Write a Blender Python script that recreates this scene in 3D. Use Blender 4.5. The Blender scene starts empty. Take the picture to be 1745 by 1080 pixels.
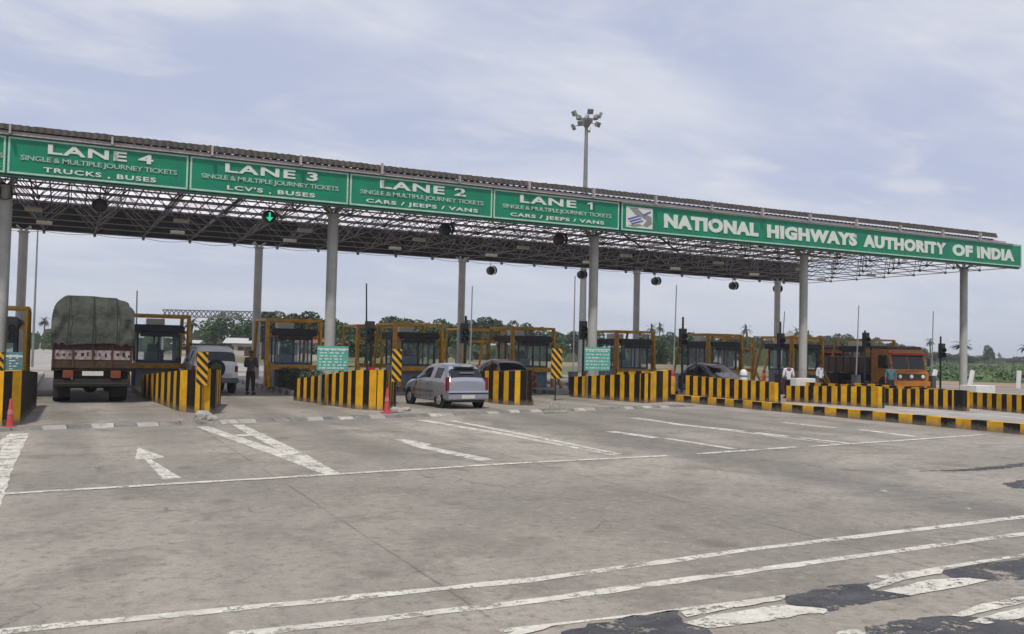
import bpy, bmesh, math, random
from mathutils import Vector, Matrix
random.seed(7)
R = math.radians
scene = bpy.context.scene
col = scene.collection
# ---------------------------------------------------------------- camera
F = 1545.0
EYE = 2.0
psi, pit, rol = R(26.3), math.atan(54/F), R(1.3)
cf = Vector((math.sin(psi)*math.cos(pit), math.cos(psi)*math.cos(pit), math.sin(pit)))
cr = Vector((math.cos(psi), -math.sin(psi), 0))
cu = cr.cross(cf)
cr2 = cr*math.cos(rol) + cu*math.sin(rol)
cu2 = cu*math.cos(rol) - cr*math.sin(rol)
cam = bpy.data.cameras.new('camera')
camo = bpy.data.objects.new('camera', cam)
col.objects.link(camo)
camo.matrix_world = Matrix(((cr2.x, cu2.x, -cf.x, 0), (cr2.y, cu2.y, -cf.y, 0), (cr2.z, cu2.z, -cf.z, EYE), (0, 0, 0, 1)))
cam.lens = 36*F/1745
cam.sensor_width = 36
cam.clip_start = 0.1
cam.clip_end = 6000
scene.camera = camo


def G(px, py, h=0.0):          # pixel of the photograph -> point on the ground
    d = cf*F + cr2*(px-872.5) + cu2*(540-py)
    t = (h-EYE)/d.z
    return Vector((d.x*t, d.y*t, h))


def P(px, py, Y):              # pixel -> point on the vertical plane y = Y
    d = cf*F + cr2*(px-872.5) + cu2*(540-py)
    t = Y/d.y
    return Vector((d.x*t, Y, EYE+d.z*t))


def D(px, py, z):              # pixel -> point at distance z along the view axis
    d = cf*F + cr2*(px-872.5) + cu2*(540-py)
    t = z/F
    return Vector((d.x*t, d.y*t, EYE+d.z*t))


# ---------------------------------------------------------------- world, sun, exposure
SUN_EL, SUN_AZ = R(64), R(215)   # azimuth clockwise from +Y: the sun stands high, behind and to the left
world = bpy.data.worlds.new('World')
scene.world = world
world.use_nodes = True
wn, wl = world.node_tree.nodes, world.node_tree.links
wn.clear()
wo = wn.new('ShaderNodeOutputWorld')
bg = wn.new('ShaderNodeBackground')
bg.inputs['Strength'].default_value = 0.1
sky = wn.new('ShaderNodeTexSky')
sky.sky_type = 'NISHITA'
sky.sun_disc = False
sky.sun_elevation = SUN_EL
sky.sun_rotation = SUN_AZ
sky.air_density = 1.0
sky.dust_density = 1.5
tc = wn.new('ShaderNodeTexCoord')
sep = wn.new('ShaderNodeSeparateXYZ')
wl.new(tc.outputs['Generated'], sep.inputs[0])
# project the direction on a cloud layer
zc = wn.new('ShaderNodeMath'); zc.operation = 'ADD'; zc.inputs[1].default_value = 0.16
wl.new(sep.outputs['Z'], zc.inputs[0])
zm = wn.new('ShaderNodeMath'); zm.operation = 'MAXIMUM'; zm.inputs[1].default_value = 0.05
wl.new(zc.outputs[0], zm.inputs[0])
dx = wn.new('ShaderNodeMath'); dx.operation = 'DIVIDE'
dy = wn.new('ShaderNodeMath'); dy.operation = 'DIVIDE'
wl.new(sep.outputs['X'], dx.inputs[0]); wl.new(zm.outputs[0], dx.inputs[1])
wl.new(sep.outputs['Y'], dy.inputs[0]); wl.new(zm.outputs[0], dy.inputs[1])
cmb = wn.new('ShaderNodeCombineXYZ')
wl.new(dx.outputs[0], cmb.inputs[0]); wl.new(dy.outputs[0], cmb.inputs[1])


def wnoise(scale, detail, rough, lo, hi, off):
    mp = wn.new('ShaderNodeMapping')
    mp.inputs['Location'].default_value = off
    mp.inputs['Rotation'].default_value = (0, 0, R(-35))
    mp.inputs['Scale'].default_value = (0.55, 1.0, 1.0)
    wl.new(cmb.outputs[0], mp.inputs[0])
    n = wn.new('ShaderNodeTexNoise')
    n.inputs['Scale'].default_value = scale
    n.inputs['Detail'].default_value = detail
    n.inputs['Roughness'].default_value = rough
    n.inputs['Distortion'].default_value = 0.35
    wl.new(mp.outputs[0], n.inputs[0])
    m = wn.new('ShaderNodeMapRange')
    m.interpolation_type = 'SMOOTHSTEP'
    m.inputs[1].default_value = lo
    m.inputs[2].default_value = hi
    wl.new(n.outputs[0], m.inputs[0])
    return m.outputs[0]


def wmix(fac, a, b):
    m = wn.new('ShaderNodeMix'); m.data_type = 'RGBA'
    if isinstance(fac, float): m.inputs[0].default_value = fac
    else: wl.new(fac, m.inputs[0])
    for s, v in ((6, a), (7, b)):
        if isinstance(v, tuple): m.inputs[s].default_value = v
        else: wl.new(v, m.inputs[s])
    return m.outputs[2]


blue = (5.45, 5.95, 7.8, 1)       # pale veil over the blue
white = (7.2, 7.45, 8.3, 1)
warm = (8.2, 8.1, 8.5, 1)
base = wmix(0.86, sky.outputs[0], blue)
c1 = wmix(wnoise(1.1, 8, 0.55, 0.36, 0.66, (2.3, 0.4, 0)), base, white)
half = wn.new('ShaderNodeMath'); half.operation = 'MULTIPLY'; half.inputs[1].default_value = 0.55
wl.new(wnoise(3.2, 9, 0.6, 0.47, 0.72, (7.1, 3.3, 0)), half.inputs[0])
c2 = wmix(half.outputs[0], c1, warm)
# thin grey-blue haze low over the horizon
hz = wn.new('ShaderNodeMapRange'); hz.inputs[1].default_value = 0.0; hz.inputs[2].default_value = 0.16
hz.inputs[3].default_value = 0.75; hz.inputs[4].default_value = 0.0
wl.new(sep.outputs['Z'], hz.inputs[0])
c3 = wmix(hz.outputs[0], c2, (6.0, 6.5, 7.3, 1))
wl.new(c3, bg.inputs['Color'])
wl.new(bg.outputs[0], wo.inputs[0])

sun = bpy.data.lights.new('sun', 'SUN')
sun.energy = 3.3
sun.angle = R(4)
sun.color = (1.0, 0.95, 0.87)
suno = bpy.data.objects.new('sun', sun)
col.objects.link(suno)
sd = Vector((math.sin(SUN_AZ)*math.cos(SUN_EL), math.cos(SUN_AZ)*math.cos(SUN_EL), math.sin(SUN_EL)))
suno.rotation_euler = sd.to_track_quat('Z', 'Y').to_euler()
suno.location = (0, 0, 60)
scene.view_settings.view_transform = 'Standard'
scene.view_settings.look = 'None'
scene.view_settings.exposure = -0.03
scene.view_settings.gamma = 1

# ---------------------------------------------------------------- materials
M = {}


def mat(name, c, rough=0.7, metal=0.0, vary=0.0, vscale=3.0, bump=0.0, bscale=40.0, c2=None, spec=0.5, coat=0.0, trans=0.0):
    """one procedural material: base colour broken up by two noises, optional bump"""
    m = bpy.data.materials.new(name)
    m.use_nodes = True
    nt = m.node_tree
    b = nt.nodes['Principled BSDF']
    b.inputs['Roughness'].default_value = rough
    b.inputs['Metallic'].default_value = metal
    b.inputs['Specular IOR Level'].default_value = spec
    b.inputs['Coat Weight'].default_value = coat
    c4 = (c[0], c[1], c[2], 1)
    if vary or c2:
        t = nt.nodes.new('ShaderNodeTexCoord')
        n = nt.nodes.new('ShaderNodeTexNoise')
        n.inputs['Scale'].default_value = vscale
        n.inputs['Detail'].default_value = 6
        n.inputs['Roughness'].default_value = 0.65
        nt.links.new(t.outputs['Object'], n.inputs[0])
        mr = nt.nodes.new('ShaderNodeMapRange')
        mr.inputs[1].default_value = 0.35
        mr.inputs[2].default_value = 0.65
        nt.links.new(n.outputs[0], mr.inputs[0])
        mx = nt.nodes.new('ShaderNodeMix'); mx.data_type = 'RGBA'
        nt.links.new(mr.outputs[0], mx.inputs[0])
        d = c2 if c2 else tuple(v*(1-vary) for v in c)
        mx.inputs[6].default_value = (d[0], d[1], d[2], 1)
        mx.inputs[7].default_value = c4
        nt.links.new(mx.outputs[2], b.inputs['Base Color'])
    else:
        b.inputs['Base Color'].default_value = c4
    if bump:
        t = nt.nodes.new('ShaderNodeTexCoord')
        n = nt.nodes.new('ShaderNodeTexNoise')
        n.inputs['Scale'].default_value = bscale
        n.inputs['Detail'].default_value = 4
        nt.links.new(t.outputs['Object'], n.inputs[0])
        bp = nt.nodes.new('ShaderNodeBump')
        bp.inputs['Strength'].default_value = bump
        bp.inputs['Distance'].default_value = 0.05 if bump > 0.7 else 0.02
        nt.links.new(n.outputs[0], bp.inputs['Height'])
        nt.links.new(bp.outputs[0], b.inputs['Normal'])
    if trans:
        out = nt.nodes['Material Output']
        tr = nt.nodes.new('ShaderNodeBsdfTranslucent')
        tr.inputs[0].default_value = c4
        ms = nt.nodes.new('ShaderNodeMixShader')
        ms.inputs[0].default_value = trans
        nt.links.new(b.outputs[0], ms.inputs[1])
        nt.links.new(tr.outputs[0], ms.inputs[2])
        nt.links.new(ms.outputs[0], out.inputs[0])
    M[name] = m
    return m


mat('yellow', (0.70, 0.37, 0.008), 0.6, vary=0.3, vscale=5)
mat('black', (0.009, 0.006, 0.005), 0.6, vary=0.4, vscale=5)
mat('orange_paint', (0.72, 0.33, 0.012), 0.5, vary=0.45, vscale=4)
mat('brown_paint', (0.58, 0.29, 0.02), 0.6, vary=0.5, vscale=4)
mat('amber_paint', (0.60, 0.32, 0.04), 0.5, vary=0.3, vscale=4)
mat('post_grey', (0.40, 0.40, 0.37), 0.45, vary=0.22, vscale=2.2, bump=0.1)
mat('steel', (0.26, 0.26, 0.26), 0.5, metal=0.3, vary=0.3)
mat('truss_steel', (0.15, 0.14, 0.135), 0.55, vary=0.35, vscale=1.2)
mat('purlin', (0.10, 0.075, 0.075), 0.6, vary=0.3)
mat('rust', (0.070, 0.056, 0.048), 0.85, c2=(0.040, 0.040, 0.034), vscale=2.2, bump=0.3)
mat('fascia_back', (0.016, 0.016, 0.013), 0.8, vary=0.4, vscale=1.0)
mat('pink_grey', (0.42, 0.37, 0.37), 0.7, vary=0.25, vscale=2.5)
mat('sign_green', (0.006, 0.225, 0.120), 0.45, c2=(0.010, 0.165, 0.095), vscale=1.1, spec=0.3)
def sign_mat():
    m = M['sign_green']; nt = m.node_tree; b = nt.nodes['Principled BSDF']
    src = b.inputs['Base Color'].links[0].from_socket
    t = nt.nodes.new('ShaderNodeTexCoord'); mp = nt.nodes.new('ShaderNodeMapping'); mp.inputs['Scale'].default_value = (5.0, 1.0, 0.5)
    n = nt.nodes.new('ShaderNodeTexNoise'); n.inputs['Scale'].default_value = 1.6; n.inputs['Detail'].default_value = 7; n.inputs['Roughness'].default_value = 0.7
    r_ = nt.nodes.new('ShaderNodeMapRange'); r_.inputs[1].default_value = 0.52; r_.inputs[2].default_value = 0.78; r_.inputs[4].default_value = 0.55
    x = nt.nodes.new('ShaderNodeMix'); x.data_type = 'RGBA'; x.inputs[7].default_value = (0.03, 0.12, 0.085, 1)
    nt.links.new(t.outputs['Object'], mp.inputs[0]); nt.links.new(mp.outputs[0], n.inputs[0]); nt.links.new(n.outputs[0], r_.inputs[0])
    nt.links.new(r_.outputs[0], x.inputs[0]); nt.links.new(src, x.inputs[6]); nt.links.new(x.outputs[2], b.inputs['Base Color'])


sign_mat()
mat('sign_green_dark', (0.006, 0.06, 0.04), 0.5, vary=0.3)
mat('letter_white', (0.62, 0.66, 0.60), 0.5, vary=0.12, vscale=6)
mat('border_white', (0.42, 0.60, 0.50), 0.5, vary=0.25, vscale=4)
mat('small_letter', (0.40, 0.55, 0.45), 0.5, vary=0.3, vscale=9)
mat('logo_blue', (0.10, 0.10, 0.33), 0.5)
mat('logo_grey', (0.22, 0.22, 0.20), 0.5)
mat('board_teal', (0.10, 0.42, 0.34), 0.5, vary=0.25, vscale=8)
mat('board_blue', (0.11, 0.25, 0.28), 0.5, vary=0.45, vscale=14)
mat('concrete', (0.33, 0.31, 0.285), 0.85, vary=0.25, vscale=2, bump=0.3)
mat('kerb_white', (0.45, 0.43, 0.39), 0.8, vary=0.55, vscale=4, bump=0.3)
mat('kerb_dark', (0.10, 0.10, 0.09), 0.85, c2=(0.20, 0.19, 0.17), vscale=3, bump=0.3)
mat('white_paint', (0.68, 0.68, 0.66), 0.5, vary=0.12)
mat('tyre', (0.02, 0.02, 0.02), 0.9)
mat('plastic_black', (0.018, 0.018, 0.018), 0.45)
mat('glass_dark', (0.012, 0.014, 0.017), 0.07, spec=0.5)
mat('silver_car', (0.36, 0.37, 0.43), 0.28, metal=0.55, coat=0.5)
mat('white_car', (0.80, 0.80, 0.80), 0.35, coat=0.5)
mat('maroon_car', (0.10, 0.012, 0.014), 0.3, coat=0.6)
mat('dark_car', (0.02, 0.022, 0.028), 0.25, coat=0.6)
mat('grey_trim', (0.11, 0.115, 0.12), 0.6)
mat('rim', (0.45, 0.45, 0.46), 0.35, metal=0.7)
mat('tail_red', (0.17, 0.006, 0.012), 0.25)
mat('lamp_amber', (0.17, 0.038, 0.012), 0.35)
mat('lamp_clear', (0.7, 0.7, 0.68), 0.2)
mat('plate', (0.60, 0.58, 0.52), 0.5, vary=0.1)
mat('tarp', (0.070, 0.075, 0.060), 0.9, c2=(0.032, 0.037, 0.032), vscale=3.4, bump=1.0, bscale=5)
mat('truck_wood', (0.075, 0.03, 0.02), 0.8, vary=0.5, vscale=4)
mat('truck_panel', (0.40, 0.33, 0.35), 0.8, c2=(0.17, 0.11, 0.095), vscale=9)
mat('truck_brown', (0.07, 0.04, 0.018), 0.8, vary=0.6, vscale=4)
mat('truck_orange', (0.47, 0.17, 0.015), 0.5, vary=0.3, vscale=3)
mat('truck_rust', (0.11, 0.055, 0.04), 0.6, vary=0.5, vscale=3)
mat('chassis', (0.02, 0.018, 0.016), 0.85, vary=0.4)
mat('cab_blue', (0.035, 0.07, 0.16), 0.5, vary=0.3)
mat('cab_green', (0.02, 0.05, 0.045), 0.5, vary=0.3)
mat('cab_panel', (0.20, 0.22, 0.26), 0.5, vary=0.3)
mat('roof_dark', (0.03, 0.032, 0.038), 0.7, vary=0.3)
mat('cream', (0.62, 0.60, 0.50), 0.6)
mat('red_cone', (0.50, 0.055, 0.06), 0.6, vary=0.3, vscale=8)
mat('cone_pale', (0.50, 0.20, 0.20), 0.7, vary=0.3)
mat('red_paint', (0.42, 0.02, 0.02), 0.5)
mat('skin', (0.16, 0.075, 0.045), 0.6)
mat('hair', (0.01, 0.008, 0.007), 0.7)
mat('shirt_dark', (0.06, 0.055, 0.06), 0.9, vary=0.3)
mat('shirt_white', (0.62, 0.64, 0.72), 0.9, vary=0.1)
mat('shirt_teal', (0.05, 0.17, 0.20), 0.9, vary=0.2)
mat('shirt_red', (0.45, 0.05, 0.02), 0.9, vary=0.2)
mat('trouser_dark', (0.02, 0.018, 0.03), 0.9, vary=0.2)
mat('stone', (0.36, 0.35, 0.31), 0.9, vary=0.35, vscale=5, bump=0.6, bscale=14)
mat('trunk', (0.10, 0.075, 0.05), 0.9, vary=0.4)
mat('leaf_dark', (0.034, 0.066, 0.022), 0.8, vary=0.45, vscale=0.35)
mat('leaf_mid', (0.07, 0.125, 0.034), 0.8, vary=0.45, vscale=0.35)
mat('leaf_grey', (0.085, 0.11, 0.062), 0.8, vary=0.4, vscale=0.35)
mat('leaf_hedge', (0.10, 0.115, 0.08), 0.9, vary=0.5, vscale=3)
mat('rock', (0.26, 0.235, 0.21), 0.95, vary=0.3, vscale=0.05)
mat('shed_wall', (0.50, 0.47, 0.42), 0.9, vary=0.2)
mat('shed_roof', (0.48, 0.48, 0.48), 0.7, vary=0.3)
mat('roof_red', (0.25, 0.09, 0.06), 0.8, vary=0.3)
mat('paint_mark', (0.62, 0.60, 0.54), 0.75, c2=(0.40, 0.38, 0.34), vscale=11, bump=0.2)
mat('tar', (0.035, 0.036, 0.042), 0.75, vary=0.5, vscale=7, bump=0.7, bscale=60)
mat('dirt', (0.30, 0.20, 0.145), 0.95, vary=0.35, vscale=0.2)
mat('embank', (0.20, 0.215, 0.15), 0.95, vary=0.35, vscale=0.3)


def glass_mat():
    m = bpy.data.materials.new('pane_glass'); m.use_nodes = True
    nt = m.node_tree
    b = nt.nodes['Principled BSDF']
    b.inputs['Base Color'].default_value = (0.35, 0.42, 0.45, 1)
    b.inputs['Roughness'].default_value = 0.08
    tr = nt.nodes.new('ShaderNodeBsdfTransparent')
    tr.inputs[0].default_value = (0.90, 0.95, 0.95, 1)
    mx = nt.nodes.new('ShaderNodeMixShader'); mx.inputs[0].default_value = 0.78
    nt.links.new(b.outputs[0], mx.inputs[1]); nt.links.new(tr.outputs[0], mx.inputs[2])
    nt.links.new(mx.outputs[0], nt.nodes['Material Output'].inputs[0])
    M['pane'] = m


glass_mat()


def emit_mat(name, c, s):
    m = bpy.data.materials.new(name); m.use_nodes = True
    b = m.node_tree.nodes['Principled BSDF']
    b.inputs['Base Color'].default_value = (*c, 1)
    b.inputs['Emission Color'].default_value = (*c, 1)
    b.inputs['Emission Strength'].default_value = s
    M[name] = m


emit_mat('signal_green', (0.02, 0.75, 0.35), 0.8)


def roof_sheet_mat():
    """light corrugated sheeting that lets daylight through"""
    m = bpy.data.materials.new('roof_sheet'); m.use_nodes = True
    nt = m.node_tree; b = nt.nodes['Principled BSDF']
    t = nt.nodes.new('ShaderNodeTexCoord')
    n = nt.nodes.new('ShaderNodeTexNoise'); n.inputs['Scale'].default_value = 0.9; n.inputs['Detail'].default_value = 5
    nt.links.new(t.outputs['Object'], n.inputs[0])
    cr_ = nt.nodes.new('ShaderNodeValToRGB')
    cr_.color_ramp.elements[0].position = 0.3; cr_.color_ramp.elements[0].color = (0.5, 0.47, 0.5, 1)
    cr_.color_ramp.elements[1].position = 0.6; cr_.color_ramp.elements[1].color = (0.84, 0.82, 0.86, 1)
    nt.links.new(n.outputs[0], cr_.inputs[0])
    tr = nt.nodes.new('ShaderNodeBsdfTranslucent')
    nt.links.new(cr_.outputs[0], tr.inputs[0]); nt.links.new(cr_.outputs[0], b.inputs['Base Color'])
    b.inputs['Roughness'].default_value = 0.6
    mx = nt.nodes.new('ShaderNodeMixShader'); mx.inputs[0].default_value = 0.86
    nt.links.new(b.outputs[0], mx.inputs[1]); nt.links.new(tr.outputs[0], mx.inputs[2])
    nt.links.new(mx.outputs[0], nt.nodes['Material Output'].inputs[0])
    M['roof_sheet'] = m


roof_sheet_mat()


NTCLS = None


class NT:
    """small helper for maths in a node tree"""
    def __init__(s, m):
        s.nt = m.node_tree; s.n = s.nt.nodes; s.l = s.nt.links

    def m(s, op, a, b=None, c=None):
        n = s.n.new('ShaderNodeMath'); n.operation = op
        for i, v in enumerate((a, b, c)):
            if v is None: continue
            if isinstance(v, (int, float)): n.inputs[i].default_value = v
            else: s.l.new(v, n.inputs[i])
        return n.outputs[0]

    def noise(s, vec, scale, detail=5, rough=0.6, dist=0.0):
        n = s.n.new('ShaderNodeTexNoise')
        n.inputs['Scale'].default_value = scale; n.inputs['Detail'].default_value = detail
        n.inputs['Roughness'].default_value = rough; n.inputs['Distortion'].default_value = dist
        s.l.new(vec, n.inputs[0]); return n.outputs[0]

    def mr(s, v, a, b, c=0.0, d=1.0, smooth=True):
        n = s.n.new('ShaderNodeMapRange')
        if smooth: n.interpolation_type = 'SMOOTHSTEP'
        for i, x in enumerate((a, b, c, d)): n.inputs[i+1].default_value = x
        s.l.new(v, n.inputs[0]); return n.outputs[0]

    def mix(s, f, a, b):
        n = s.n.new('ShaderNodeMix'); n.data_type = 'RGBA'
        for i, v in ((0, f), (6, a), (7, b)):
            if isinstance(v, (int, float)): n.inputs[i].default_value = v
            elif isinstance(v, tuple): n.inputs[i].default_value = (*v[:3], 1)
            else: s.l.new(v, n.inputs[i])
        return n.outputs[2]

    def mapping(s, vec, loc=(0, 0, 0), rot=0.0, sc=(1, 1, 1)):
        n = s.n.new('ShaderNodeMapping')
        n.inputs['Location'].default_value = loc; n.inputs['Rotation'].default_value = (0, 0, rot)
        n.inputs['Scale'].default_value = sc
        s.l.new(vec, n.inputs[0]); return n.outputs[0]


def road_mat():
    m = bpy.data.materials.new('road_concrete'); m.use_nodes = True
    k = NT(m); b = k.n['Principled BSDF']
    tcn = k.n.new('ShaderNodeTexCoord'); o = tcn.outputs['Object']
    s_ = k.n.new('ShaderNodeSeparateXYZ'); k.l.new(o, s_.inputs[0]); X, Y = s_.outputs[0], s_.outputs[1]
    big = k.noise(o, 0.16, 5, 0.6, 0.4)
    mid = k.noise(o, 0.9, 7, 0.68, 0.3)
    streak = k.noise(k.mapping(o, sc=(1.0, 0.16, 1)), 1.4, 6, 0.65)
    fine = k.noise(o, 34, 3, 0.7)
    c = k.mix(k.mr(big, 0.32, 0.68), (0.205, 0.183, 0.153), (0.335, 0.302, 0.256))
    c = k.mix(k.m('MULTIPLY', k.mr(mid, 0.46, 0.66), 0.75), c, (0.155, 0.137, 0.115))
    c = k.mix(k.m('MULTIPLY', k.mr(streak, 0.52, 0.75), 0.45), c, (0.17, 0.158, 0.145))
    grit = k.noise(o, 7.5, 6, 0.8)
    c = k.mix(k.m('MULTIPLY', k.mr(grit, 0.50, 0.66), 0.75), c, (0.115, 0.102, 0.088))
    c = k.mix(k.m('MULTIPLY', k.mr(grit, 0.46, 0.32), 0.5), c, (0.43, 0.395, 0.34))
    blot = k.mr(k.noise(k.mapping(o, loc=(7, 3, 0), sc=(1, 0.6, 1)), 0.42, 6, 0.7, 0.6), 0.55, 0.68)
    c = k.mix(k.m('MULTIPLY', blot, 0.65), c, (0.145, 0.128, 0.108))
    c = k.mix(k.m('MULTIPLY', k.mr(fine, 0.5, 0.8), 0.45), c, (0.12, 0.11, 0.10))
    c = k.mix(k.m('MULTIPLY', k.mr(fine, 0.48, 0.25), 0.25), c, (0.42, 0.40, 0.37))
    # slabs cast one by one: every slab has its own tone
    ix = k.m('FLOOR', k.m('DIVIDE', k.m('SUBTRACT', X, 2.92), 4.6)); iy = k.m('FLOOR', k.m('DIVIDE', k.m('SUBTRACT', Y, 1.2), 5.2))
    cb = k.n.new('ShaderNodeCombineXYZ'); k.l.new(ix, cb.inputs[0]); k.l.new(iy, cb.inputs[1])
    wnz = k.n.new('ShaderNodeTexWhiteNoise'); k.l.new(cb.outputs[0], wnz.inputs[0])
    c = k.mix(k.m('MULTIPLY', wnz.outputs[0], 0.16), c, (0.15, 0.14, 0.128))
    # joints
    wob = k.m('MULTIPLY', k.m('SUBTRACT', k.noise(o, 1.2, 3), 0.5), 0.06)
    def joint(v, off, per, w):
        f_ = k.m('FRACT', k.m('DIVIDE', k.m('SUBTRACT', k.m('ADD', v, wob), off), per))
        d_ = k.m('MULTIPLY', k.m('MINIMUM', f_, k.m('SUBTRACT', 1.0, f_)), per)
        return k.mr(d_, 0.0, w, 1.0, 0.0)
    jx = joint(X, 2.92, 4.6, 0.03); jy = joint(Y, 1.2, 5.2, 0.016)
    brk = k.mr(k.noise(o, 0.7, 4), 0.36, 0.6)
    c = k.mix(k.m('MULTIPLY', k.m('MULTIPLY', jx, brk), 0.6), c, (0.07, 0.065, 0.06))
    c = k.mix(k.m('MULTIPLY', k.m('MULTIPLY', jy, brk), 0.35), c, (0.08, 0.072, 0.066))
    # dark band where tyres and oil run along the lane to the tolls
    p1 = G(1000, 733); p2 = G(1745, 880); dv = (p2-p1); ang = math.atan2(dv.y, dv.x)
    r_ = k.mapping(o, rot=-ang)          # rotate so that the band runs along x
    q1 = Matrix.Rotation(-ang, 3, 'Z') @ p1
    q2 = Matrix.Rotation(-ang, 3, 'Z') @ p2
    s2 = k.n.new('ShaderNodeSeparateXYZ'); k.l.new(r_, s2.inputs[0])
    wav = k.m('MULTIPLY', k.m('SUBTRACT', k.noise(o, 0.35, 4), 0.5), 0.6)
    dd = k.m('ABSOLUTE', k.m('SUBTRACT', k.m('ADD', s2.outputs[1], wav), q1.y))
    band = k.m('MULTIPLY', k.mr(dd, 0.15, 1.15, 1.0, 0.0), k.mr(k.noise(o, 2.2, 6), 0.2, 0.55, 0.6, 1.0))
    band = k.m('MULTIPLY', band, k.mr(s2.outputs[0], q1.x-7, q1.x+2, 0.15, 1.0))
    c = k.mix(k.m('MINIMUM', k.m('MULTIPLY', k.m('MULTIPLY', band, k.mr(k.noise(o, 5.5, 7, 0.8), 0.3, 0.62, 1.0, 0.45)), 0.95), 0.78), c, (0.105, 0.105, 0.098))
    # fine cracks, only here and there
    cv = k.n.new('ShaderNodeTexVoronoi'); cv.feature = 'DISTANCE_TO_EDGE'; cv.inputs['Scale'].default_value = 0.33
    wv = k.n.new('ShaderNodeVectorMath'); wv.operation = 'ADD'; nz = k.n.new('ShaderNodeTexNoise'); nz.inputs['Scale'].default_value = 1.1; nz.inputs['Detail'].default_value = 6
    k.l.new(o, nz.inputs[0]); k.l.new(o, wv.inputs[0]); k.l.new(nz.outputs['Color'], wv.inputs[1]); k.l.new(wv.outputs[0], cv.inputs['Vector'])
    ck = k.m('MULTIPLY', k.mr(cv.outputs['Distance'], 0.0, 0.006, 1.0, 0.0), k.mr(k.noise(o, 0.25, 3), 0.52, 0.60))
    c = k.mix(k.m('MULTIPLY', ck, 0.6), c, (0.06, 0.055, 0.05))
    # oil drips, thicker along the middle of the lanes
    v2 = k.n.new('ShaderNodeTexVoronoi'); v2.inputs['Scale'].default_value = 0.9; k.l.new(k.mapping(o, loc=(3, 5, 0), sc=(1, 0.7, 1)), v2.inputs['Vector'])
    od = k.mr(k.m('ADD', v2.outputs['Distance'], k.m('MULTIPLY', k.noise(o, 6, 5, 0.8), 0.28)), 0.20, 0.34, 1.0, 0.0)
    c = k.mix(k.m('MULTIPLY', k.m('MULTIPLY', od, k.mr(k.noise(o, 0.6, 2), 0.42, 0.58)), 0.6), c, (0.10, 0.09, 0.078))
    # wheel tracks in every lane
    for i, (lx, st) in enumerate(((0.1, 0.35), (1.9, 0.3), (5.4, 0.38), (7.2, 0.3), (10.8, 0.34), (12.6, 0.36), (16.4, 0.35), (18.4, 0.4))):
        dl = k.m('ABSOLUTE', k.m('SUBTRACT', k.m('ADD', X, wav), lx))
        tr = k.m('MULTIPLY', k.mr(dl, 0.15, 0.75, 1.0, 0.0), k.mr(Y, 9, 20, 0.1, 1.0))
        c = k.mix(k.m('MULTIPLY', tr, st*1.15), c, (0.125, 0.115, 0.10))
    # scattered drips, lumps of tar and brownish stains
    vo = k.n.new('ShaderNodeTexVoronoi'); vo.inputs['Scale'].default_value = 2.0; k.l.new(o, vo.inputs['Vector'])
    sp = k.mr(k.m('ADD', vo.outputs['Distance'], k.m('MULTIPLY', fine, 0.08)), 0.075, 0.11, 1.0, 0.0)
    sp = k.m('MULTIPLY', sp, k.mr(k.noise(o, 0.8, 2), 0.44, 0.52))
    c = k.mix(k.m('MULTIPLY', sp, 0.75), c, (0.075, 0.062, 0.052))
    k.l.new(c, b.inputs['Base Color'])
    b.inputs['Roughness'].default_value = 0.8
    b.inputs['Specular IOR Level'].default_value = 0.35
    bp = k.n.new('ShaderNodeBump'); bp.inputs['Strength'].default_value = 0.35; bp.inputs['Distance'].default_value = 0.01
    hh = k.m('ADD', fine, k.m('MULTIPLY', mid, 1.5)); hh = k.m('SUBTRACT', hh, k.m('MULTIPLY', jx, 0.8))
    k.l.new(hh, bp.inputs['Height']); k.l.new(bp.outputs[0], b.inputs['Normal'])
    M['road'] = m


road_mat()


def worn_sheet(name, c1_, c2_, lo, hi, sc, rough=0.75):
    """paint or tar on the road that has come off in spots, so that the slab shows"""
    m = bpy.data.materials.new(name); m.use_nodes = True
    k = NT(m); b = k.n['Principled BSDF']; tcn = k.n.new('ShaderNodeTexCoord'); o = tcn.outputs['Object']
    c = k.mix(k.mr(k.noise(o, 3.0, 6, 0.7), 0.35, 0.65), c2_, c1_)
    c = k.mix(k.m('MULTIPLY', k.mr(k.noise(o, 45, 3, 0.8), 0.45, 0.7), 0.45), c, tuple(v*0.55 for v in c1_))
    k.l.new(c, b.inputs['Base Color']); b.inputs['Roughness'].default_value = rough; b.inputs['Specular IOR Level'].default_value = 0.3
    f_ = k.m('ADD', k.m('MULTIPLY', k.noise(o, sc, 8, 0.85, 0.4), 0.7), k.m('MULTIPLY', k.noise(o, sc*6, 4, 0.8), 0.3))
    f_ = k.mr(f_, lo, hi)
    tr = k.n.new('ShaderNodeBsdfTransparent'); ms = k.n.new('ShaderNodeMixShader')
    k.l.new(f_, ms.inputs[0]); k.l.new(b.outputs[0], ms.inputs[1]); k.l.new(tr.outputs[0], ms.inputs[2])
    k.l.new(ms.outputs[0], k.n['Material Output'].inputs[0]); M[name] = m


worn_sheet('paint_mark', (0.60, 0.58, 0.51), (0.44, 0.42, 0.37), 0.51, 0.57, 3.2)
worn_sheet('tar', (0.045, 0.046, 0.052), (0.085, 0.085, 0.088), 0.50, 0.56, 2.6)


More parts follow.
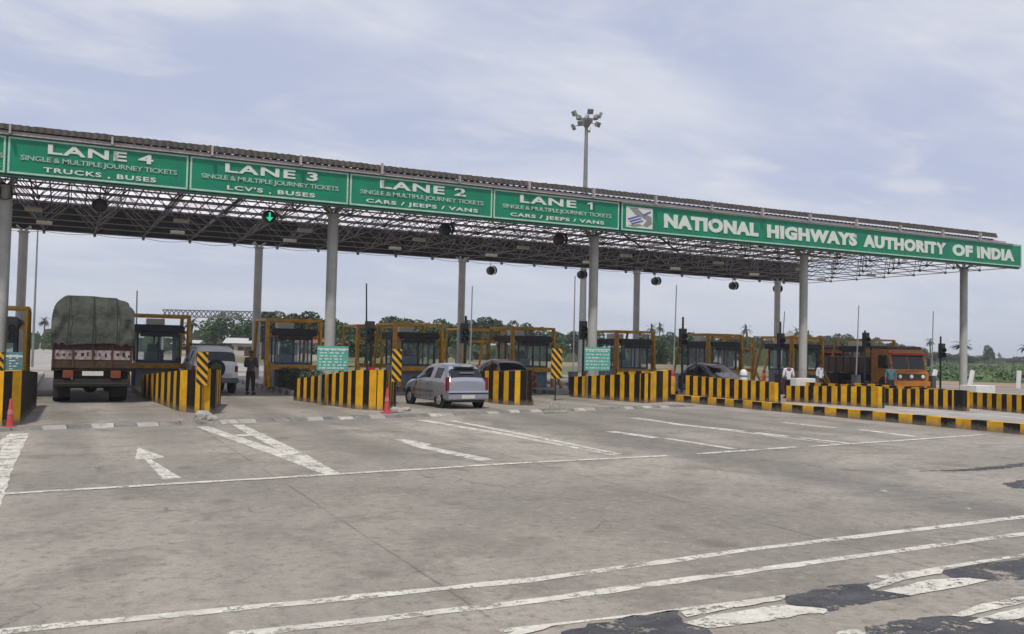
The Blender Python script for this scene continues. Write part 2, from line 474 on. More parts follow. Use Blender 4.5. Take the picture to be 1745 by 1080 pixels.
def worn_paint(name, c, under, chips=0.62):
    """brushed paint on concrete: uneven coats, chips and splashed mud of their own shapes"""
    m = bpy.data.materials.new(name); m.use_nodes = True
    k = NT(m); b = k.n['Principled BSDF']; tcn = k.n.new('ShaderNodeNewGeometry'); o = tcn.outputs['Position']
    col_ = k.mix(k.mr(k.noise(o, 2.0, 5, 0.7), 0.35, 0.65), tuple(v*0.72 for v in c), c)
    col_ = k.mix(k.m('MULTIPLY', k.mr(k.noise(k.mapping(o, sc=(1, 1, 0.25)), 9, 5, 0.7), 0.5, 0.72), 0.5), col_, tuple(0.5*(a+d) for a, d in zip(c, under)))
    col_ = k.mix(k.mr(k.noise(o, 13, 5, 0.75), chips, chips+0.03), col_, under)
    sp_ = k.n.new('ShaderNodeSeparateXYZ'); k.l.new(o, sp_.inputs[0])
    mud = k.mr(k.m('ADD', sp_.outputs[2], k.m('MULTIPLY', k.noise(o, 5, 6, 0.75), 0.55)), 0.28, 0.50, 0.75, 0.0)
    col_ = k.mix(mud, col_, (0.16, 0.13, 0.10))
    k.l.new(col_, b.inputs['Base Color']); b.inputs['Roughness'].default_value = 0.75; b.inputs['Specular IOR Level'].default_value = 0.2
    M[name] = m


worn_paint('barrier_yellow', (0.70, 0.37, 0.010), (0.22, 0.17, 0.11))
worn_paint('barrier_black', (0.010, 0.007, 0.005), (0.12, 0.10, 0.08), 0.66)


def ground_mat(name, cols, scales):
    m = bpy.data.materials.new(name); m.use_nodes = True
    k = NT(m); b = k.n['Principled BSDF']
    tcn = k.n.new('ShaderNodeTexCoord'); o = tcn.outputs['Object']
    c = k.mix(k.mr(k.noise(o, scales[0], 6, 0.6, 0.5), 0.42, 0.58), cols[0], cols[1])
    c = k.mix(k.mr(k.noise(o, scales[1], 6, 0.7), 0.45, 0.7), c, cols[2])
    c = k.mix(k.m('MULTIPLY', k.mr(k.noise(o, scales[2], 4, 0.7), 0.4, 0.7), 0.5), c, cols[3])
    k.l.new(c, b.inputs['Base Color']); b.inputs['Roughness'].default_value = 0.95
    b.inputs['Specular IOR Level'].default_value = 0.1
    M[name] = m


ground_mat('plain', ((0.12, 0.13, 0.065), (0.26, 0.20, 0.14), (0.085, 0.11, 0.045), (0.17, 0.15, 0.10)), (0.02, 0.09, 0.7))
ground_mat('field', ((0.05, 0.115, 0.028), (0.10, 0.14, 0.05), (0.04, 0.075, 0.025), (0.15, 0.15, 0.07)), (0.05, 0.25, 1.6))
ground_mat('side_road', ((0.27, 0.26, 0.24), (0.33, 0.31, 0.29), (0.20, 0.19, 0.175), (0.38, 0.36, 0.33)), (0.1, 0.8, 4.0))

# ---------------------------------------------------------------- mesh helpers


class MB:
    def __init__(s):
        s.v = []; s.f = []; s.m = []

    def face(s, pts, mi=0):
        i = len(s.v); s.v += [tuple(p) for p in pts]; s.f.append(tuple(range(i, i+len(pts)))); s.m.append(mi)

    def add(s, vs, fs, mi=0):
        i = len(s.v); s.v += [tuple(p) for p in vs]
        for q in fs: s.f.append(tuple(j+i for j in q)); s.m.append(mi)

    def box(s, a, b, mi=0, mat4=None):
        x0, y0, z0 = a; x1, y1, z1 = b
        vs = [Vector(p) for p in ((x0, y0, z0), (x1, y0, z0), (x1, y1, z0), (x0, y1, z0), (x0, y0, z1), (x1, y0, z1), (x1, y1, z1), (x0, y1, z1))]
        if mat4: vs = [mat4 @ p for p in vs]
        s.add(vs, ((0, 3, 2, 1), (4, 5, 6, 7), (0, 1, 5, 4), (1, 2, 6, 5), (2, 3, 7, 6), (3, 0, 4, 7)), mi)

    def tube(s, a, b, r0, r1=None, n=6, mi=0, cap=True):
        a, b = Vector(a), Vector(b); r1 = r0 if r1 is None else r1
        d = (b-a).normalized(); up = Vector((0, 0, 1)) if abs(d.z) < 0.95 else Vector((1, 0, 0))
        x = d.cross(up).normalized(); y = d.cross(x)
        vs = []
        for p, r in ((a, r0), (b, r1)):
            for i in range(n):
                t = 2*math.pi*(i+0.5)/n; vs.append(p + x*math.cos(t)*r + y*math.sin(t)*r)
        fs = [(i, i+n, (i+1) % n+n, (i+1) % n) for i in range(n)]
        if cap: fs += [tuple(range(n)), tuple(range(2*n-1, n-1, -1))]
        s.add(vs, fs, mi)

    def lathe(s, c, prof, n=12, mi=0, axis='Z'):
        c = Vector(c); vs = []
        for r, h in prof:
            for i in range(n):
                t = 2*math.pi*i/n
                p = Vector((r*math.cos(t), r*math.sin(t), h))
                if axis == 'X': p = Vector((h, p.x, p.y))
                if axis == 'Y': p = Vector((p.x, h, p.y))
                vs.append(c+p)
        fs = []
        for j in range(len(prof)-1):
            for i in range(n): fs.append((j*n+i, j*n+(i+1) % n, (j+1)*n+(i+1) % n, (j+1)*n+i))
        fs += [tuple(range(n-1, -1, -1)), tuple((len(prof)-1)*n+i for i in range(n))]
        s.add(vs, fs, mi)

    def build(s, name, mats, parent=None, smooth=0, loc=None, bevel=0.0, fixn=False):
        me = bpy.data.meshes.new(name)
        me.from_pydata(s.v, [], s.f)
        if not isinstance(mats, (list, tuple)): mats = [mats]
        for m_ in mats: me.materials.append(M[m_] if isinstance(m_, str) else m_)
        for p, mi in zip(me.polygons, s.m): p.material_index = mi
        bm = bmesh.new(); bm.from_mesh(me)
        if fixn or smooth: bmesh.ops.remove_doubles(bm, verts=bm.verts, dist=0.0004)
        bmesh.ops.recalc_face_normals(bm, faces=bm.faces)
        bm.to_mesh(me); bm.free()
        if smooth:
            for p in me.polygons: p.use_smooth = True
            me.set_sharp_from_angle(angle=R(smooth))
        o = bpy.data.objects.new(name, me); col.objects.link(o)
        if parent: o.parent = parent
        if loc: o.location = loc
        if bevel:
            b = o.modifiers.new('bevel', 'BEVEL'); b.width = bevel; b.segments = 2; b.limit_method = 'ANGLE'
        return o


def tag(o, label=None, cat=None, group=None, kind=None):
    if label: o['label'] = label
    if cat: o['category'] = cat
    if group: o['group'] = group
    if kind: o['kind'] = kind
    return o


def empty(name, loc, rz=0.0):
    o = bpy.data.objects.new(name, None); col.objects.link(o)
    o.location = loc; o.rotation_euler = (0, 0, rz); o.empty_display_size = 0.3
    return o


def copy_tree(o, parent=None):
    c = o.copy(); col.objects.link(c); c.parent = parent
    for ch in o.children: copy_tree(ch, c)
    return c


def text_mesh(name, body, width, height, mats, parent, loc, off=0.0, depth=0.012, rot=(R(90), 0, 0), align_left=False, spacing=1.0):
    cu_ = bpy.data.curves.new(name, 'FONT'); cu_.body = body; cu_.size = 1.0
    cu_.extrude = depth; cu_.offset = off; cu_.align_x = 'LEFT'; cu_.space_character = spacing
    cu_.resolution_u = 3
    t = bpy.data.objects.new(name, cu_); col.objects.link(t)
    dg = bpy.context.evaluated_depsgraph_get(); dg.update()
    me = bpy.data.meshes.new_from_object(t.evaluated_get(dg))
    bpy.data.objects.remove(t)
    xs = [v.co.x for v in me.vertices]; ys = [v.co.y for v in me.vertices]
    x0, x1, y0, y1 = min(xs), max(xs), min(ys), max(ys)
    for v in me.vertices:
        v.co.x = (v.co.x-(x0+x1)/2)/(x1-x0)*width
        v.co.y = (v.co.y-(y0+y1)/2)/(y1-y0)*height
    me.materials.clear(); me.materials.append(M[mats])
    o = bpy.data.objects.new(name, me); col.objects.link(o)
    o.parent = parent; o.location = loc; o.rotation_euler = rot
    return o


ORD = ['leftmost', 'second', 'third', 'fourth', 'fifth', 'sixth', 'seventh', 'eighth', 'ninth', 'tenth', 'eleventh', 'twelfth', 'thirteenth',
       'fourteenth', 'fifteenth', 'sixteenth', 'seventeenth', 'eighteenth', 'nineteenth', 'twentieth']

# ---------------------------------------------------------------- ground, roads
g = MB(); g.face([(-2500, -300, -0.03), (3000, -300, -0.03), (3000, 3500, -0.03), (-2500, 3500, -0.03)])
tag(g.build('ground', 'plain'), kind='structure')
g = MB(); g.face([(-45, -25, 0), (62, -25, 0), (62, 56, 0), (16, 66, 0), (-45, 66, 0)])
road = tag(g.build('road', 'road'), kind='structure')
# the highway beyond the tolls
g = MB(); g.face([(-16, 66, -0.006), (16, 66, -0.006), (11, 240, -0.006), (4, 900, -0.006), (-16, 900, -0.006), (-14, 240, -0.006)])
tag(g.build('far_highway', 'side_road'), kind='structure')
g = MB(); g.face([(23.75, -20, 0.005), (60, -20, 0.005), (60, 27.5, 0.005), (23.6, 29.5, 0.005)])
tag(g.build('service_road', 'side_road'), kind='structure')
g = MB()
pts = [D(1560, 640, 70), D(1800, 652, 60)]
g.face([(62, 20, 0.01), (200, 20, 0.01), (160, 96, 0.01), (58, 66, 0.01)])
tag(g.build('dirt_verge', 'dirt'), kind='structure')
g = MB(); N = 30; A, B = G(1505, 646), G(1860, 657)
for j in range(12):
    for i in range(N):
        def fp(i, j):
            q = A.lerp(B, i/N); f_ = 1+5.5*(j/12)**1.6
            return (q.x*f_, q.y*f_, 0.04+(0.10*math.sin(i*1.3+j*0.9)+0.35*(j/12))*min(1, j/2))
        g.face([fp(i, j), fp(i+1, j), fp(i+1, j+1), fp(i, j+1)])
tag(g.build('green_field', 'field', smooth=60), kind='structure')
# grass bank left of the far highway
g = MB(); prof = [(0, 0), (5, 2.0), (14, 3.4), (60, 3.6)]
for i in range(16):
    y0, y1 = 78+i*26, 78+(i+1)*26
    for (a, ha), (b, hb) in zip(prof, prof[1:]):
        w = lambda y: 0.3*math.sin(y*0.13)
        g.face([(-17-a, y0, ha+w(y0)*(ha > 0)), (-17-b, y0, hb+w(y0)), (-17-b, y1, hb+w(y1)), (-17-a, y1, ha+w(y1)*(ha > 0))])
tag(g.build('grass_bank', 'embank', smooth=60), kind='structure')

# ---- road markings: sheets 4 mm above the slabs, worn edges


def strip_poly(p, q, w0, w1, n, rag=0.02):
    """outline of a painted line between ground points, slightly ragged"""
    d = (q-p); L = d.length; d.normalize(); s_ = Vector((-d.y, d.x, 0))
    a, b = [], []
    for i in range(n+1):
        t = i/n; c = p + d*L*t; w = (w0+(w1-w0)*t)/2
        a.append(c + s_*(w+random.uniform(-rag, rag))); b.append(c - s_*(w+random.uniform(-rag, rag)))
    return a, b


def paint_line(name, ptsxy, w, rag=0.018, z=0.004, step=0.35):
    if name == 'stop_line': z = 0.0085
    g = MB(); seg = [G(*p) for p in ptsxy]
    ws = w if isinstance(w, (list, tuple)) else [w]*len(seg)
    for i, (p, q) in enumerate(zip(seg, seg[1:])):
        n = max(2, int((q-p).length/step))
        a, b = strip_poly(p, q, ws[i], ws[i+1], n, rag)
        if i == 0: pa, pb = a[0], b[0]
        a[0], b[0] = pa, pb
        for j in range(n):
            if random.random() < (0.012 if seg[0].y > 12 else 0): continue
            g.face([(v.x, v.y, z) for v in (b[j], b[j+1], a[j+1], a[j])])
        pa, pb = a[-1], b[-1]
    o = g.build(name, 'paint_mark'); o.parent = road
    return o


def ragged(ptsxy, amp, n=6, first=True):
    pts_ = [G(*p) for p in ptsxy]; out = []
    for p, q in zip(pts_, pts_[1:]+pts_[:1]):
        out.append(p.copy())
        m = max(2, int((q-p).length/0.09))
        for i in range(1, m):
            v = p.lerp(q, i/m); v.x += random.uniform(-amp, amp); v.y += random.uniform(-amp, amp); out.append(v)
    return out


def tri_poly(name, ptsxy, material, z, amp=0.02):
    g = MB(); g.face([(v.x, v.y, z) for v in ragged(ptsxy, amp)])
    me_o = g.build(name, material)
    bm = bmesh.new(); bm.from_mesh(me_o.data); bmesh.ops.triangulate(bm, faces=bm.faces); bm.to_mesh(me_o.data); bm.free()
    for p in me_o.data.polygons:
        if p.normal.z < 0: p.flip()
    me_o.parent = road
    return me_o


def c11(*l): return [(x/1.939, 680+y/1.94) for x, y in l]
def c12(*l): return [(850+x/1.95, 680+y/1.95) for x, y in l]


paint_line('stop_line', [(-60, 847), (0, 842.5), (567, 809), (877, 790), (1137, 777)], 0.16)
paint_line('stop_line', [(1186, 774), (1357, 762)], 0.18)
paint_line('stop_line', [(1380, 761), (1517, 752), (1675, 741)], 0.16)
paint_line('edge_line', [(-40, 1086), (0, 1077), (196, 1057), (443, 1034), (900, 989), (1300, 934), (1760, 879)], 0.13)
paint_line('edge_line', [(380, 1084), (430, 1079), (900, 1026), (1300, 970), (1760, 908)], 0.14)
paint_line('edge_line', [(850, 1076), (1158, 1039), (1337, 1016)], 0.07)
paint_line('edge_line', [(1500, 985), (1760, 944)], 0.10)
tri_poly('lane_arrow', c11((455, 160), (545, 192), (500, 200), (600, 262), (540, 266), (478, 200), (447, 200)), 'paint_mark', 0.004, 0.012)
paint_line('chevron_line', [(345, 727), (456, 766), (560, 808)], [0.30, 0.32, 0.12])
paint_line('chevron_line', [(405, 724), (490, 767), (570, 808)], [0.26, 0.34, 0.2], z=0.0055)
paint_line('chevron_line', [(404, 743), (447, 739)], [0.4, 0.4], z=0.007)
tri_poly('lane_arrow', [(672, 748), (700, 750), (735, 757), (726, 760), (842, 783), (820, 786), (708, 762)], 'paint_mark', 0.004, 0.012)
paint_line('chevron_line', [(717, 716), (850, 738), (1050, 776)], [0.3, 0.3, 0.12])
paint_line('chevron_line', [(770, 717), (900, 742), (1055, 774)], [0.22, 0.25, 0.15], z=0.0055)
paint_line('lane_dash', [(1038, 735), (1120, 746)], 0.34)
paint_line('lane_dash', [(1135, 747), (1250, 765)], 0.2)
paint_line('chevron_line', [(1080, 712), (1180, 726), (1440, 758)], [0.34, 0.2, 0.08])
paint_line('chevron_line', [(1140, 722), (1250, 733), (1450, 756)], [0.30, 0.34, 0.2], z=0.0055)
paint_line('lane_dash', [(1335, 720), (1425, 729)], 0.26)
paint_line('lane_dash', [(1465, 732), (1560, 744)], 0.28)
paint_line('chevron_line', [(-30, 880), (0, 806), (33, 739)], [0.3, 0.3, 0.35], z=0.007)
paint_line('chevron_line', [(-30, 775), (0, 757), (22, 741)], [0.2, 0.2, 0.2], z=0.0055)
paint_line('side_line', [(1530, 698), (1640, 704), (1780, 716)], 0.3, z=0.01)
# tar patches over an old crossing and what is left of its stripes
tri_poly('tar_patch', c12((180, 800), (240, 765), (420, 725), (520, 712), (600, 702), (615, 745), (700, 768), (720, 800)), 'tar', 0.004, 0.03)
tri_poly('tar_patch', c12((945, 660), (1080, 625), (1230, 610), (1235, 636), (1290, 640), (1372, 655), (1250, 672), (1100, 706), (1085, 695), (955, 682)), 'tar', 0.004, 0.02)
tri_poly('tar_patch', c12((1470, 570), (1600, 548), (1800, 524), (1800, 590), (1690, 604), (1600, 602), (1500, 592)), 'tar', 0.004, 0.02)
tri_poly('tar_patch', c12((1220, 800), (1215, 757), (1400, 727), (1560, 722), (1620, 730), (1800, 705), (1820, 800)), 'tar', 0.004, 0.03)
tri_poly('tar_patch', c12((1395, 240), (1560, 232), (1745, 212), (1745, 224), (1600, 238)), 'tar', 0.004, 0.05)
tri_poly('tar_patch', c12((1670, 280), (1745, 268), (1780, 300), (1700, 296)), 'tar', 0.004, 0.05)
tri_poly('old_stripe', c12((612, 745), (700, 722), (940, 685), (1090, 700), (1080, 716), (1030, 715), (860, 745), (700, 765)), 'paint_mark', 0.008, 0.012)
tri_poly('old_stripe', c12((605, 708), (760, 680), (950, 652), (946, 668), (760, 700), (625, 727)), 'paint_mark', 0.008, 0.012)
tri_poly('old_stripe', c12((1222, 622), (1330, 588), (1480, 566), (1472, 582), (1360, 600), (1240, 636)), 'paint_mark', 0.008, 0.012)
tri_poly('old_stripe', c12((1275, 640), (1430, 602), (1560, 596), (1630, 604), (1560, 620), (1370, 655)), 'paint_mark', 0.008, 0.012)
tri_poly('old_stripe', c12((1502, 722), (1600, 684), (1800, 648), (1800, 668), (1540, 726)), 'paint_mark', 0.008, 0.012)
tri_poly('old_stripe', c12((1560, 742), (1680, 708), (1800, 682), (1800, 718), (1620, 750)), 'paint_mark', 0.008, 0.012)
tri_poly('old_stripe', c12((0, 795), (60, 770), (200, 752), (150, 768), (60, 790)), 'paint_mark', 0.008, 0.012)
tri_poly('old_stripe', c12((1100, 800), (1130, 775), (1215, 765), (1220, 800)), 'paint_mark', 0.008, 0.012)

# low painted rumble kerb across the lanes
path = [G(*p) for p in ((-40, 736), (70, 731), (340, 722), (600, 713), (727, 709), (880, 702), (1010, 698), (1178, 692))]
g = MB(); tot = 0; pat = [0, 0, 2, 0, 1, 0, 2, 0, 0, 0, 1, 2, 0]
for p, q in zip(path, path[1:]):
    L = (q-p).length; n = max(1, int(L/0.45)); d = (q-p).normalized(); s_ = Vector((-d.y, d.x, 0))
    for i in range(n):
        a, b = p+d*L*i/n, p+d*L*(i+0.97)/n
        w = 0.20; h = 0.075+random.uniform(-0.012, 0.012)
        mi = pat[tot % 13]; tot += 1
        rs = [(-w, 0.0), (-w*0.55, h*0.8), (0, h), (w*0.55, h*0.8), (w, 0.0)]
        for (u0, z0), (u1, z1) in zip(rs, rs[1:]):
            g.face([a+s_*u0+Vector((0, 0, z0)), b+s_*u0+Vector((0, 0, z0)), b+s_*u1+Vector((0, 0, z1)), a+s_*u1+Vector((0, 0, z1))], mi)
        for e in (a, b): g.face([e+s_*u+Vector((0, 0, z)) for u, z in rs], mi)
o = g.build('speed_breaker', ['kerb_dark', 'kerb_white', 'concrete'])
tag(o, 'low rumble strip of worn dark and white blocks crossing the road before the toll lanes', 'speed breaker')

# yellow and black kerb on the right
a0, a1 = G(1105, 680), Vector((23.42, 14.0, 0)); a2 = Vector((23.9, -8, 0))
g = MB(); k_ = 0
for p, q in ((a0, a1), (a1, a2)):
    L = (q-p).length; n = int(L/0.47); d = (q-p).normalized(); s_ = Vector((-d.y, d.x, 0))
    for i in range(n):
        a, b = p+d*L*i/n, p+d*L*(i+1)/n; h = 0.29
        pr = [(-0.11, 0), (-0.11, h), (0.11, h), (0.11, 0)] if s_.x < 0 else [(-0.11, 0), (-0.11, h), (0.11, h), (0.11, 0)]
        for (u0, z0), (u1, z1) in zip(pr, pr[1:]):
            top = (z0 == h and z1 == h)
            g.face([a+s_*u0+Vector((0, 0, z0)), b+s_*u0+Vector((0, 0, z0)), b+s_*u1+Vector((0, 0, z1)), a+s_*u1+Vector((0, 0, z1))], 0 if top and k_ % 4 != 3 else k_ % 2)
        k_ += 1
g.face([a0+Vector((-0.11, 0, 0)), a0+Vector((0.11, 0, 0)), a0+Vector((0.11, 0, 0.29)), a0+Vector((-0.11, 0, 0.29))])
o = g.build('kerb', ['barrier_yellow', 'barrier_black']); tag(o, 'long low kerb of yellow and black blocks running in from the right edge', 'kerb')

# ---------------------------------------------------------------- the canopy
CX0, CX1, CY0, CY1 = -14.0, 46.75, 32.25, 47.9
ZB, ZT, ZR = 7.08, 8.28, 8.45
canopy = empty('toll_canopy', (20, 32, 0))
tag(canopy, 'long flat steel canopy on grey columns spanning all the toll lanes', 'canopy')


def cpart(mb, name, mats, **kw):
    o = mb.build(name, mats, **kw); o.parent = canopy; o.location = (-20, -32, 0); return o


PX = [-13.1, -1.8, 8.85, 20.2, 32.1, 43.6]
for X in PX:
    for Yp, X in ((33.6, X*33.6/33.1), (47.4, X)):
        g = MB(); g.tube((X, Yp, 0), (X, Yp, 6.86), 0.20, n=20); g.tube((X, Yp, 6.86), (X, Yp, 6.92), 0.26, n=20)
        g.tube((X, Yp, 0), (X, Yp, 0.25), 0.27, n=20)
        for sx in (-1, 1):
            for sy in (-1, 1):
                g.tube((X, Yp, 6.88), (X+sx*0.28, Yp+sy*0.28, ZB+0.05), 0.045, n=6)
                if 32.4 < Yp+sy*1.1 < 40: g.tube((X, Yp, 6.9), (X+sx*1.1, Yp+sy*1.1, ZT-0.05), 0.04, n=6)
        cpart(g, 'column', 'post_grey', smooth=40)
# double-layer space frame
g = MB(); nx, ny = 28, 7
sx_, sy_ = (CX1-CX0)/nx, (CY1-CY0)/ny
nb = lambda i, j: Vector((CX0+i*sx_, CY0+j*sy_, ZB))
ntp = lambda i, j: Vector((CX0+(i+0.5)*sx_, CY0+(j+0.5)*sy_, ZT-0.03))
for i in range(nx+1):
    for j in range(ny+1):
        if i < nx: g.tube(nb(i, j), nb(i+1, j), 0.024, n=5, cap=False)
        if j < ny: g.tube(nb(i, j), nb(i, j+1), 0.024, n=5, cap=False)
        c = nb(i, j); g.tube(c+Vector((0, 0, -0.07)), c+Vector((0, 0, 0.07)), 0.07, n=6)
        if i < nx and j < ny:
            t = ntp(i, j)
            if i < nx-1: g.tube(t, ntp(i+1, j), 0.024, n=5, cap=False)
            if j < ny-1: g.tube(t, ntp(i, j+1), 0.024, n=5, cap=False)
            for a, b in ((0, 0), (1, 0), (0, 1), (1, 1)): g.tube(t, nb(i+a, j+b), 0.018, n=5, cap=False)
cpart(g, 'space_frame', 'truss_steel')
# purlins under the sheets
g = MB()
y = CY0+0.1
while y < CY1:
    g.box((CX0, y-0.03, ZR-0.10), (44.5, y+0.03, ZR-0.035)); y += 1.9
x = CX0
while x < 44.5:
    g.box((x-0.03, CY0, ZR-0.132), (x+0.03, CY1, ZR-0.102)); x += 0.7
cpart(g, 'purlins', 'purlin')
# corrugated sheeting
g = MB(); x = CX0; k_ = 0; w = 0.13
while x < 44.6:
    h0 = ZR + (0.03 if k_ % 2 else -0.03); h1 = ZR + (-0.03 if k_ % 2 else 0.03)
    g.face([(x, CY0-0.25, h0), (x+w, CY0-0.25, h1), (x+w, 40.0, h1), (x, 40.0, h0)], 1)  # front half, hidden by the fascia, made opaque to darken the floor
    g.face([(x, 40.0, h0), (x+w, 40.0, h1), (x+w, CY1+0.1, h1), (x, CY1+0.1, h0)], 0); x += w; k_ += 1
cpart(g, 'roof_sheet', ['roof_sheet', 'rust'])
# dark corrugated eaves flashing along the front, uneven
g = MB(); x = CX0; k_ = 0; w = 0.11
jit = 0
while x < 44.75:
    zig = 0.035 if k_ % 2 else -0.045
    sag = 0.025*math.sin(x*0.37)
    ztop0 = 8.60+(x+14)*0.0035+sag*0.6+random.uniform(-0.012, 0.012)
    if k_ == 0: last = ztop0
    yb = CY0-0.28
    g.face([(x, yb+zig, 8.42+(x+14)*0.002), (x+w, yb-zig, 8.42+(x+14)*0.002), (x+w, yb-zig+0.1, ztop0), (x, yb+zig+0.1, last)])
    g.face([(x, yb+zig+0.1, last), (x+w, yb-zig+0.1, ztop0), (x+w, yb+1.3, ztop0+0.02), (x, yb+1.3, last+0.02)])
    last = ztop0; x += w; k_ += 1
cpart(g, 'eaves_flashing', 'rust')
# conduit and ledge between sign and roof
g = MB(); g.box((CX0, CY0-0.2, 8.325), (45.6, CY0-0.1, 8.415)); g.box((CX0, CY0-0.25, 8.29), (46.2, CY0-0.09, 8.322))
x = CX0+0.4
while x < 44:
    g.box((x-0.03, CY0-0.42, 8.30), (x+0.03, CY0-0.26, 8.60+random.uniform(-0.05, 0.12))); x += random.choice((2.9, 3.0, 3.1))
cpart(g, 'eaves_ledge', 'pink_grey')
# fascia carcass behind the signs, front and back
g = MB(); g.box((CX0, CY0-0.07, ZB-0.03), (CX1+0.1, CY0+0.0, 8.28))
g.box((CX0, CY0-0.14, ZB-0.09), (CX1+0.1, CY0+0.06, ZB-0.032))
cpart(g, 'front_fascia', 'sign_green_dark')
g = MB(); g.box((CX0, CY1+0.02, ZB-0.02), (46.6, CY1+0.1, 8.46))
x = CX0
while x < 46.4: g.box((x, CY1-0.06, ZB+0.05), (x+0.06, CY1+0.015, 8.4)); x += 1.1
cpart(g, 'rear_fascia', 'fascia_back')
# sagging cable loops and drip pipe along the rear
g = MB(); x = CX0
while x < 46:
    L = sx_; prev = None
    for i in range(9):
        t = i/8; p = Vector((x+L*t, CY1-0.05, ZB-0.06-0.13*math.sin(math.pi*t)*(0.5+0.5*math.sin(x*3.1)**2)))
        if prev: g.tube(prev, p, 0.014, n=4, cap=False)
        prev = p
    g.box((x-0.06, CY1-0.12, ZB-0.17), (x+0.06, CY1, ZB-0.05)); x += L
cpart(g, 'rear_cable', 'truss_steel')

# lane signs
YS = CY0-0.15


def sign_panel(x0, x1, z0, z1, lines, label, name='lane_sign'):
    cx, cz = (x0+x1)/2, z0
    t = empty(name, (cx, YS, z0)); tag(t, label, 'sign', 'green signs along the canopy front')
    g = MB(); g.box((x0-cx, 0, 0), (x1-cx, 0.07, z1-z0)); g.build('sign_face', 'sign_green', t)
    ns = max(2, int((x1-x0)/1.25)); 
    for q_ in range(1, ns): xx = x0-cx+(x1-x0)*q_/ns; g = MB(); g.box((xx-0.006, -0.003, 0.09), (xx+0.006, -0.0005, z1-z0-0.09)); g.build('panel_seam', 'sign_green_dark', t)
    g = MB(); W_, H_ = (x1-x0)/2, z1-z0; b = 0.055; e = 0.025
    g.box((-W_+e, -0.012, e), (W_-e, 0.0-0.001, e+b)); g.box((-W_+e, -0.012, H_-e-b), (W_-e, -0.001, H_-e))
    g.box((-W_+e, -0.012, e+b), (-W_+e+b, -0.001, H_-e-b)); g.box((W_-e-b, -0.012, e+b), (W_-e, -0.001, H_-e-b))
    g.build('sign_border', 'border_white', t)
    for (body, xc, zc_, w_, h_, off, m_, sp) in lines:
        text_mesh('lettering', body, w_, h_, m_, t, (xc-cx, -0.013, zc_-z0), off=off, spacing=sp)
    return t


zlo, zhi = ZB-0.0, 8.27
sx = [P(-300, 270, YS).x, P(11, 270, YS).x, P(323, 270, YS).x, P(595, 320, YS).x, P(840, 340, YS).x, P(1056, 360, YS).x]
sx[0] = sx[1]-5.6
third = {5: 'TRUCKS , BUSES', 4: 'TRUCKS , BUSES', 3: "LCV'S , BUSES", 2: 'CARS / JEEPS / VANS', 1: 'CARS / JEEPS / VANS'}
sub = 'SINGLE & MULTIPLE JOURNEY TICKETS'
for k in range(5):
    n = 5-k; x0, x1 = sx[k]+0.008, sx[k+1]-0.008; w_ = x1-x0; cx = (x0+x1)/2
    wide = 0.975 if n == 5 else 0.86
    L1 = ('LANE %d' % n, cx+0.05*w_*(0.0), 7.98, w_*(0.58 if n > 2 else 0.60), 0.31, 0.028, 'letter_white', 1.12)
    L2 = (sub, cx, 7.61, w_*wide, 0.20, 0.012, 'small_letter', 0.92)
    wd = {5: 0.95, 4: 0.62, 3: 0.55, 2: 0.78, 1: 0.74}[n]
    L3 = (third[n], cx, 7.30, w_*wd, 0.18, 0.026, 'letter_white', 1.15)
    lab = {5: 'green lane sign cut off by the left edge of the picture', 4: 'green sign reading LANE 4 with trucks and buses in its last line',
           3: "green sign reading LANE 3 with LCV'S and buses in its last line", 2: 'green sign reading LANE 2 for cars, jeeps and vans',
           1: 'green sign reading LANE 1 beside the long authority sign'}[n]
    if n == 1:      # the figure 1 needs its flag: build it as a shape of its own
        L1 = ('LANE', cx-0.08*w_, 7.98, w_*0.44, 0.31, 0.028, 'letter_white', 1.12)
    sg = sign_panel(x0, x1, zlo, zhi, [L1, L2, L3], lab)
    if n == 1:
        g = MB(); dd = lambda u, v: (u, -0.024, v-0.155)
        g.face([dd(*q) for q in ((0.02, 0), (0.13, 0), (0.13, 0.31), (0.05, 0.31), (0.02, 0.235))])
        g.face([dd(*q) for q in ((-0.12, 0.20), (0.02, 0.235), (0.05, 0.31), (-0.12, 0.255))])
        g.build('numeral', 'letter_white', sg, loc=(0.25*w_, 0, 7.98-zlo))
x0, x1 = sx[5]+0.07, P(1741, 430, YS).x
t = sign_panel(x0, x1, zlo, zhi+0.05, [], 'long green sign reading NATIONAL HIGHWAYS AUTHORITY OF INDIA with a white emblem', 'authority_sign')
cx = (x0+x1)/2
for body, pa, pb in (('NATIONAL', 1131, 1292), ('HIGHWAYS', 1307, 1460), ('AUTHORITY', 1471, 1612), ('OF', 1623, 1657), ('INDIA', 1665, 1728)):
    xa, xb = P(pa, 385, YS).x, P(pb, 400, YS).x
    text_mesh('lettering', body, xb-xa, 0.62, 'letter_white', t, ((xa+xb)/2-cx, -0.013, 7.68-zlo+0.0), off=0.062, spacing=1.1)
xa, xb = P(1067, 360, YS).x-cx, P(1112, 360, YS).x-cx
em = MB(); em.box((xa, -0.014, 0.17), (xb, -0.002, 1.05)); emb = em.build('emblem', 'letter_white', t)
w_ = xb-xa
def ep(u, v, y=-0.018): return (xa+w_*u, y, 0.17+0.88*v)
g = MB()     # grey winding road shape and blue bars
g.face([ep(*p) for p in ((0.10, 0.95), (0.40, 0.98), (0.62, 0.72), (0.95, 0.60), (0.98, 0.25), (0.80, 0.06), (0.62, 0.12), (0.78, 0.40), (0.60, 0.52), (0.35, 0.62))])
g.face([ep(*p) for p in ((0.05, 0.08), (0.30, 0.03), (0.62, 0.12), (0.50, 0.2))])
g.build('emblem_shape', 'logo_grey', emb)
g = MB()
